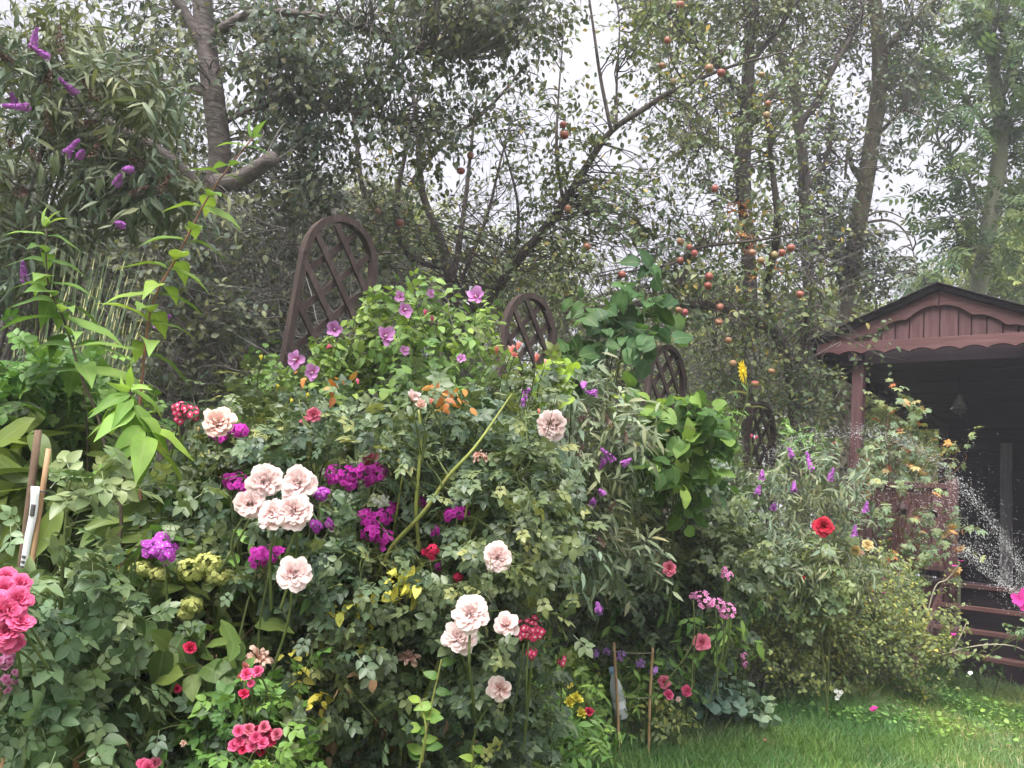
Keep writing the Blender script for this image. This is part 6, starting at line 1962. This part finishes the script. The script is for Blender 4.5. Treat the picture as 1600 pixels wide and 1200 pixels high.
# ------------------------------------------------------------------ lawn
rl_ = np.random.default_rng(77)
n_bl = 230000
gx_ = rl_.uniform(-.2, 6.2, n_bl)
gy_ = 2.6 + (rl_.uniform(0, 1, n_bl) ** 1.35) * 6.2
lim = np.where(gx_ < EDGE[0, 0], EDGE[0, 1] - (EDGE[0, 0] - gx_), edge_y(gx_))
ok = gy_ < lim + .12 + rl_.normal(size=n_bl) * .06
gp = np.c_[gx_, gy_, gz(gx_, gy_)][ok]
dfe = (lim[ok] - gp[:, 1])
n_ = len(gp)
hgt = (.04 + .055 * rl_.uniform(0, 1, n_) ** 2) * (1 + 1.3 * np.exp(-np.maximum(dfe, 0) / .12)) * (0.75 + .5 * (np.sin(gp[:, 0] * 2.3) * np.sin(gp[:, 1] * 1.9 + 1) * .5 + .5))
al_ = norm(rl_.normal(size=(n_, 3)) * np.array([.75, .75, .1]) + UP)
nn_ = norm(rl_.normal(size=(n_, 3)) + np.array([0, -.6, .2]))
T_GR = dict(v=np.array([(-.5, 0, 0), (.5, 0, 0), (.42, .55, .06), (-.42, .55, .06), (0, 1, .24)], float), a=np.array([(0, 0), (0, 0), (0, .5), (0, .5), (0, 1.0)]), l=np.array([0, 1, 2, 3, 3, 2, 4]), t=np.array([4, 3]))
fr5 = frames(al_, nn_)
wd = rl_.uniform(.0028, .005, n_)
fr5 = fr5 * np.stack([wd, hgt, hgt], -1)[:, None, :]
rn = np.clip(.5 + .28 * np.sin(gp[:, 0] * 3.1 + 2 * np.sin(gp[:, 1] * 2.2)) + rl_.normal(size=n_) * .22, 0, 1)
Geo().inst(T_GR, fr5, gp, rn).obj('lawn_grass', M['grass'], base=(0, 0, 0), label='short bright green lawn grass at the lower right', category='grass', kind='stuff')
# clover and plantain patches
cp, cs_ = [], []
for px, py, rx, n in ((1400, 1125, .30, 260), (1450, 1080, .35, 260), (1520, 1110, .4, 240), (1340, 1130, .2, 120), (1260, 1120, .2, 80), (1480, 1150, .4, 160), (1580, 1140, .3, 100)):
    c = G(px, py)
    q = c[:2] + rl_.normal(size=(n, 2)) * np.array([rx, rx * .7]) * .6
    cp.append(np.c_[q, gz(q[:, 0], q[:, 1]) + rl_.uniform(.03, .075, n)])
cp = np.concatenate(cp)
m_ = len(cp)
put_leaves(set_props(empty('clover', (0, 0, 0), 'patches of round leaved clover in the lawn before the porch', 'clover'), kind='stuff'), T_ROUND, M['clover'], cp, norm(rl_.normal(size=(m_, 3)) * np.array([1, 1, .2])), norm(UP + rl_.normal(size=(m_, 3)) * .3), rl_.uniform(.014, .034, m_), rs=rl_)
# vines and sedge at the foot of the steps
plant('trailing_plant', 'straggling green plant along the foot of the porch steps', 'plant', ground_under(P(1540, 1050, 6.0)),
      [(1500, 1035, 6.0, 40, 14, .12, 12), (1560, 1030, 5.9, 40, 14, .12, 14), (1600, 990, 5.9, 15, 25, .1, 7), (1470, 1030, 6.2, 25, 12, .1, 7)], T_OV4, 'rose_light', 5, .14, .05, 50, seed=421)
sg = empty('sedge_tuft', ground_under(P(1590, 1075, 5.8)), 'arching pale sedge tuft at the right edge of the lawn', 'grass clump')
sb = np.array(sg.location)
n_ = 90
ta = rl_.uniform(0, 6.28, n_)
alx = norm(np.c_[np.cos(ta) * .9 - .3, np.sin(ta) * .7 - .2, rl_.uniform(.25, .8, n_)])
frs = frames(alx, np.tile(UP, (n_, 1))) * np.stack([np.full(n_, .16), rl_.uniform(.22, .38, n_), np.full(n_, .4)], -1)[:, None, :]
msb = leaf_variants(T_BLADE, M['far'], 5)
for i in range(n_):
    link_mesh('blade', msb[i % 5], sg, mat4(frs[i], sb * 0 + np.r_[rl_.normal(size=2) * .04, 0]))
# a few fallen leaves and petals on the lawn
for k, (px, py, m, lab) in enumerate(((1573, 1175, 'brown_leaf', 'curled tan leaf lying on the lawn near the right edge'), (1192, 1168, 'brown_leaf', 'small pale leaf lying on the lawn at the bottom'), (1528, 1142, 'lime', 'flat pale green leaf lying in the lawn before the porch'))):
    c = G(px, py) + UP * .035
    o = bpy.data.objects.new('fallen_leaf', leaf_variants(T_OV, M[m], 5)[k])
    COL.link(o)
    o.matrix_world = mat4(frames(np.array([[1, .3, .1]]), np.array([[.1, -.3, 1]]))[0] * .05, c)
    set_props(o, lab, 'leaf', 'fallen leaves on the lawn')

# ------------------------------------------------------------------ water spray from a sprinkler beyond the right edge
rw = np.random.default_rng(3)
arcs = [([(1660, 985), (1600, 890), (1540, 800), (1490, 745), (1440, 700), (1390, 678), (1330, 670), (1260, 680), (1200, 705)], 3000, 5),
        ([(1660, 1000), (1600, 920), (1550, 850), (1500, 790), (1450, 745), (1400, 720), (1350, 715)], 3400, 24),
        ([(1660, 1010), (1600, 935), (1560, 905), (1520, 868), (1500, 848)], 1100, 3),
        ([(1660, 1000), (1600, 915), (1570, 870), (1540, 840)], 1200, 14)]
dp_, sc3, dr3 = [], [], []
for pts, n, sp_r in arcs:
    c = smooth_path(np.array([P(a, b, 5.4) for a, b in pts]), 400)
    u = rw.uniform(0, 1, n) ** 1.25
    i = (u * 398).astype(int)
    tan = norm(c[i + 1] - c[i])
    spread_ = sp_r * 5.4 / F * (0.25 + 1.4 * u[:, None])
    dp_.append(c[i] + rw.normal(size=(n, 3)) * spread_ * np.array([1, 2.5, 1]) - UP * np.abs(rw.normal(size=(n, 1))) * spread_)
    sc3.append(rw.uniform(.0005, .0015, n))
    dr3.append(tan)
dp_, sc3, dr3 = np.concatenate(dp_), np.concatenate(sc3), np.concatenate(dr3)
octv = np.array([(1, 0, 0), (-1, 0, 0), (0, 1, 0), (0, -1, 0), (0, 0, 1), (0, 0, -1)], float)
T_OCT = dict(v=octv, a=np.zeros((6, 2)), l=np.array([0, 2, 4, 2, 1, 4, 1, 3, 4, 3, 0, 4, 2, 0, 5, 1, 2, 5, 3, 1, 5, 0, 3, 5]), t=np.full(8, 3))
fw = frames(dr3 + rw.normal(size=dr3.shape) * .2, rw.normal(size=dr3.shape)) * np.stack([sc3, sc3 * rw.uniform(2, 6, len(sc3)), sc3], -1)[:, None, :]
Geo().inst(T_OCT, fw, dp_, np.zeros(len(dp_))).obj('water_spray', M['water'], base=(0, 0, 0), label='fan of sprinkler water drops in front of the porch', category='water', kind='stuff')

# ------------------------------------------------------------------ even haze added to lift the dark tones, imitating veiling glare
hz_m, hz_nt, hz_out = new_mat('veil_haze')
hv = hz_nt.nodes.new('ShaderNodeVolumePrincipled')
hv.inputs['Color'].default_value = (.90, .90, 1.0, 1)
hv.inputs['Density'].default_value = 0.005
hv.inputs['Anisotropy'].default_value = 0.2
hz_nt.links.new(hv.outputs[0], hz_out.inputs['Volume'])
hz = box_geo(-420, 420, -420, 620, -1.1, 9.0).obj('haze', hz_m, base=(0, 0, 0), smooth=False, kind='stuff', label='faint even haze added to lift dark tones like lens veil', category='haze')

# ------------------------------------------------------------------ foliage now grows round the flowers
for _job in PENDING: _job()
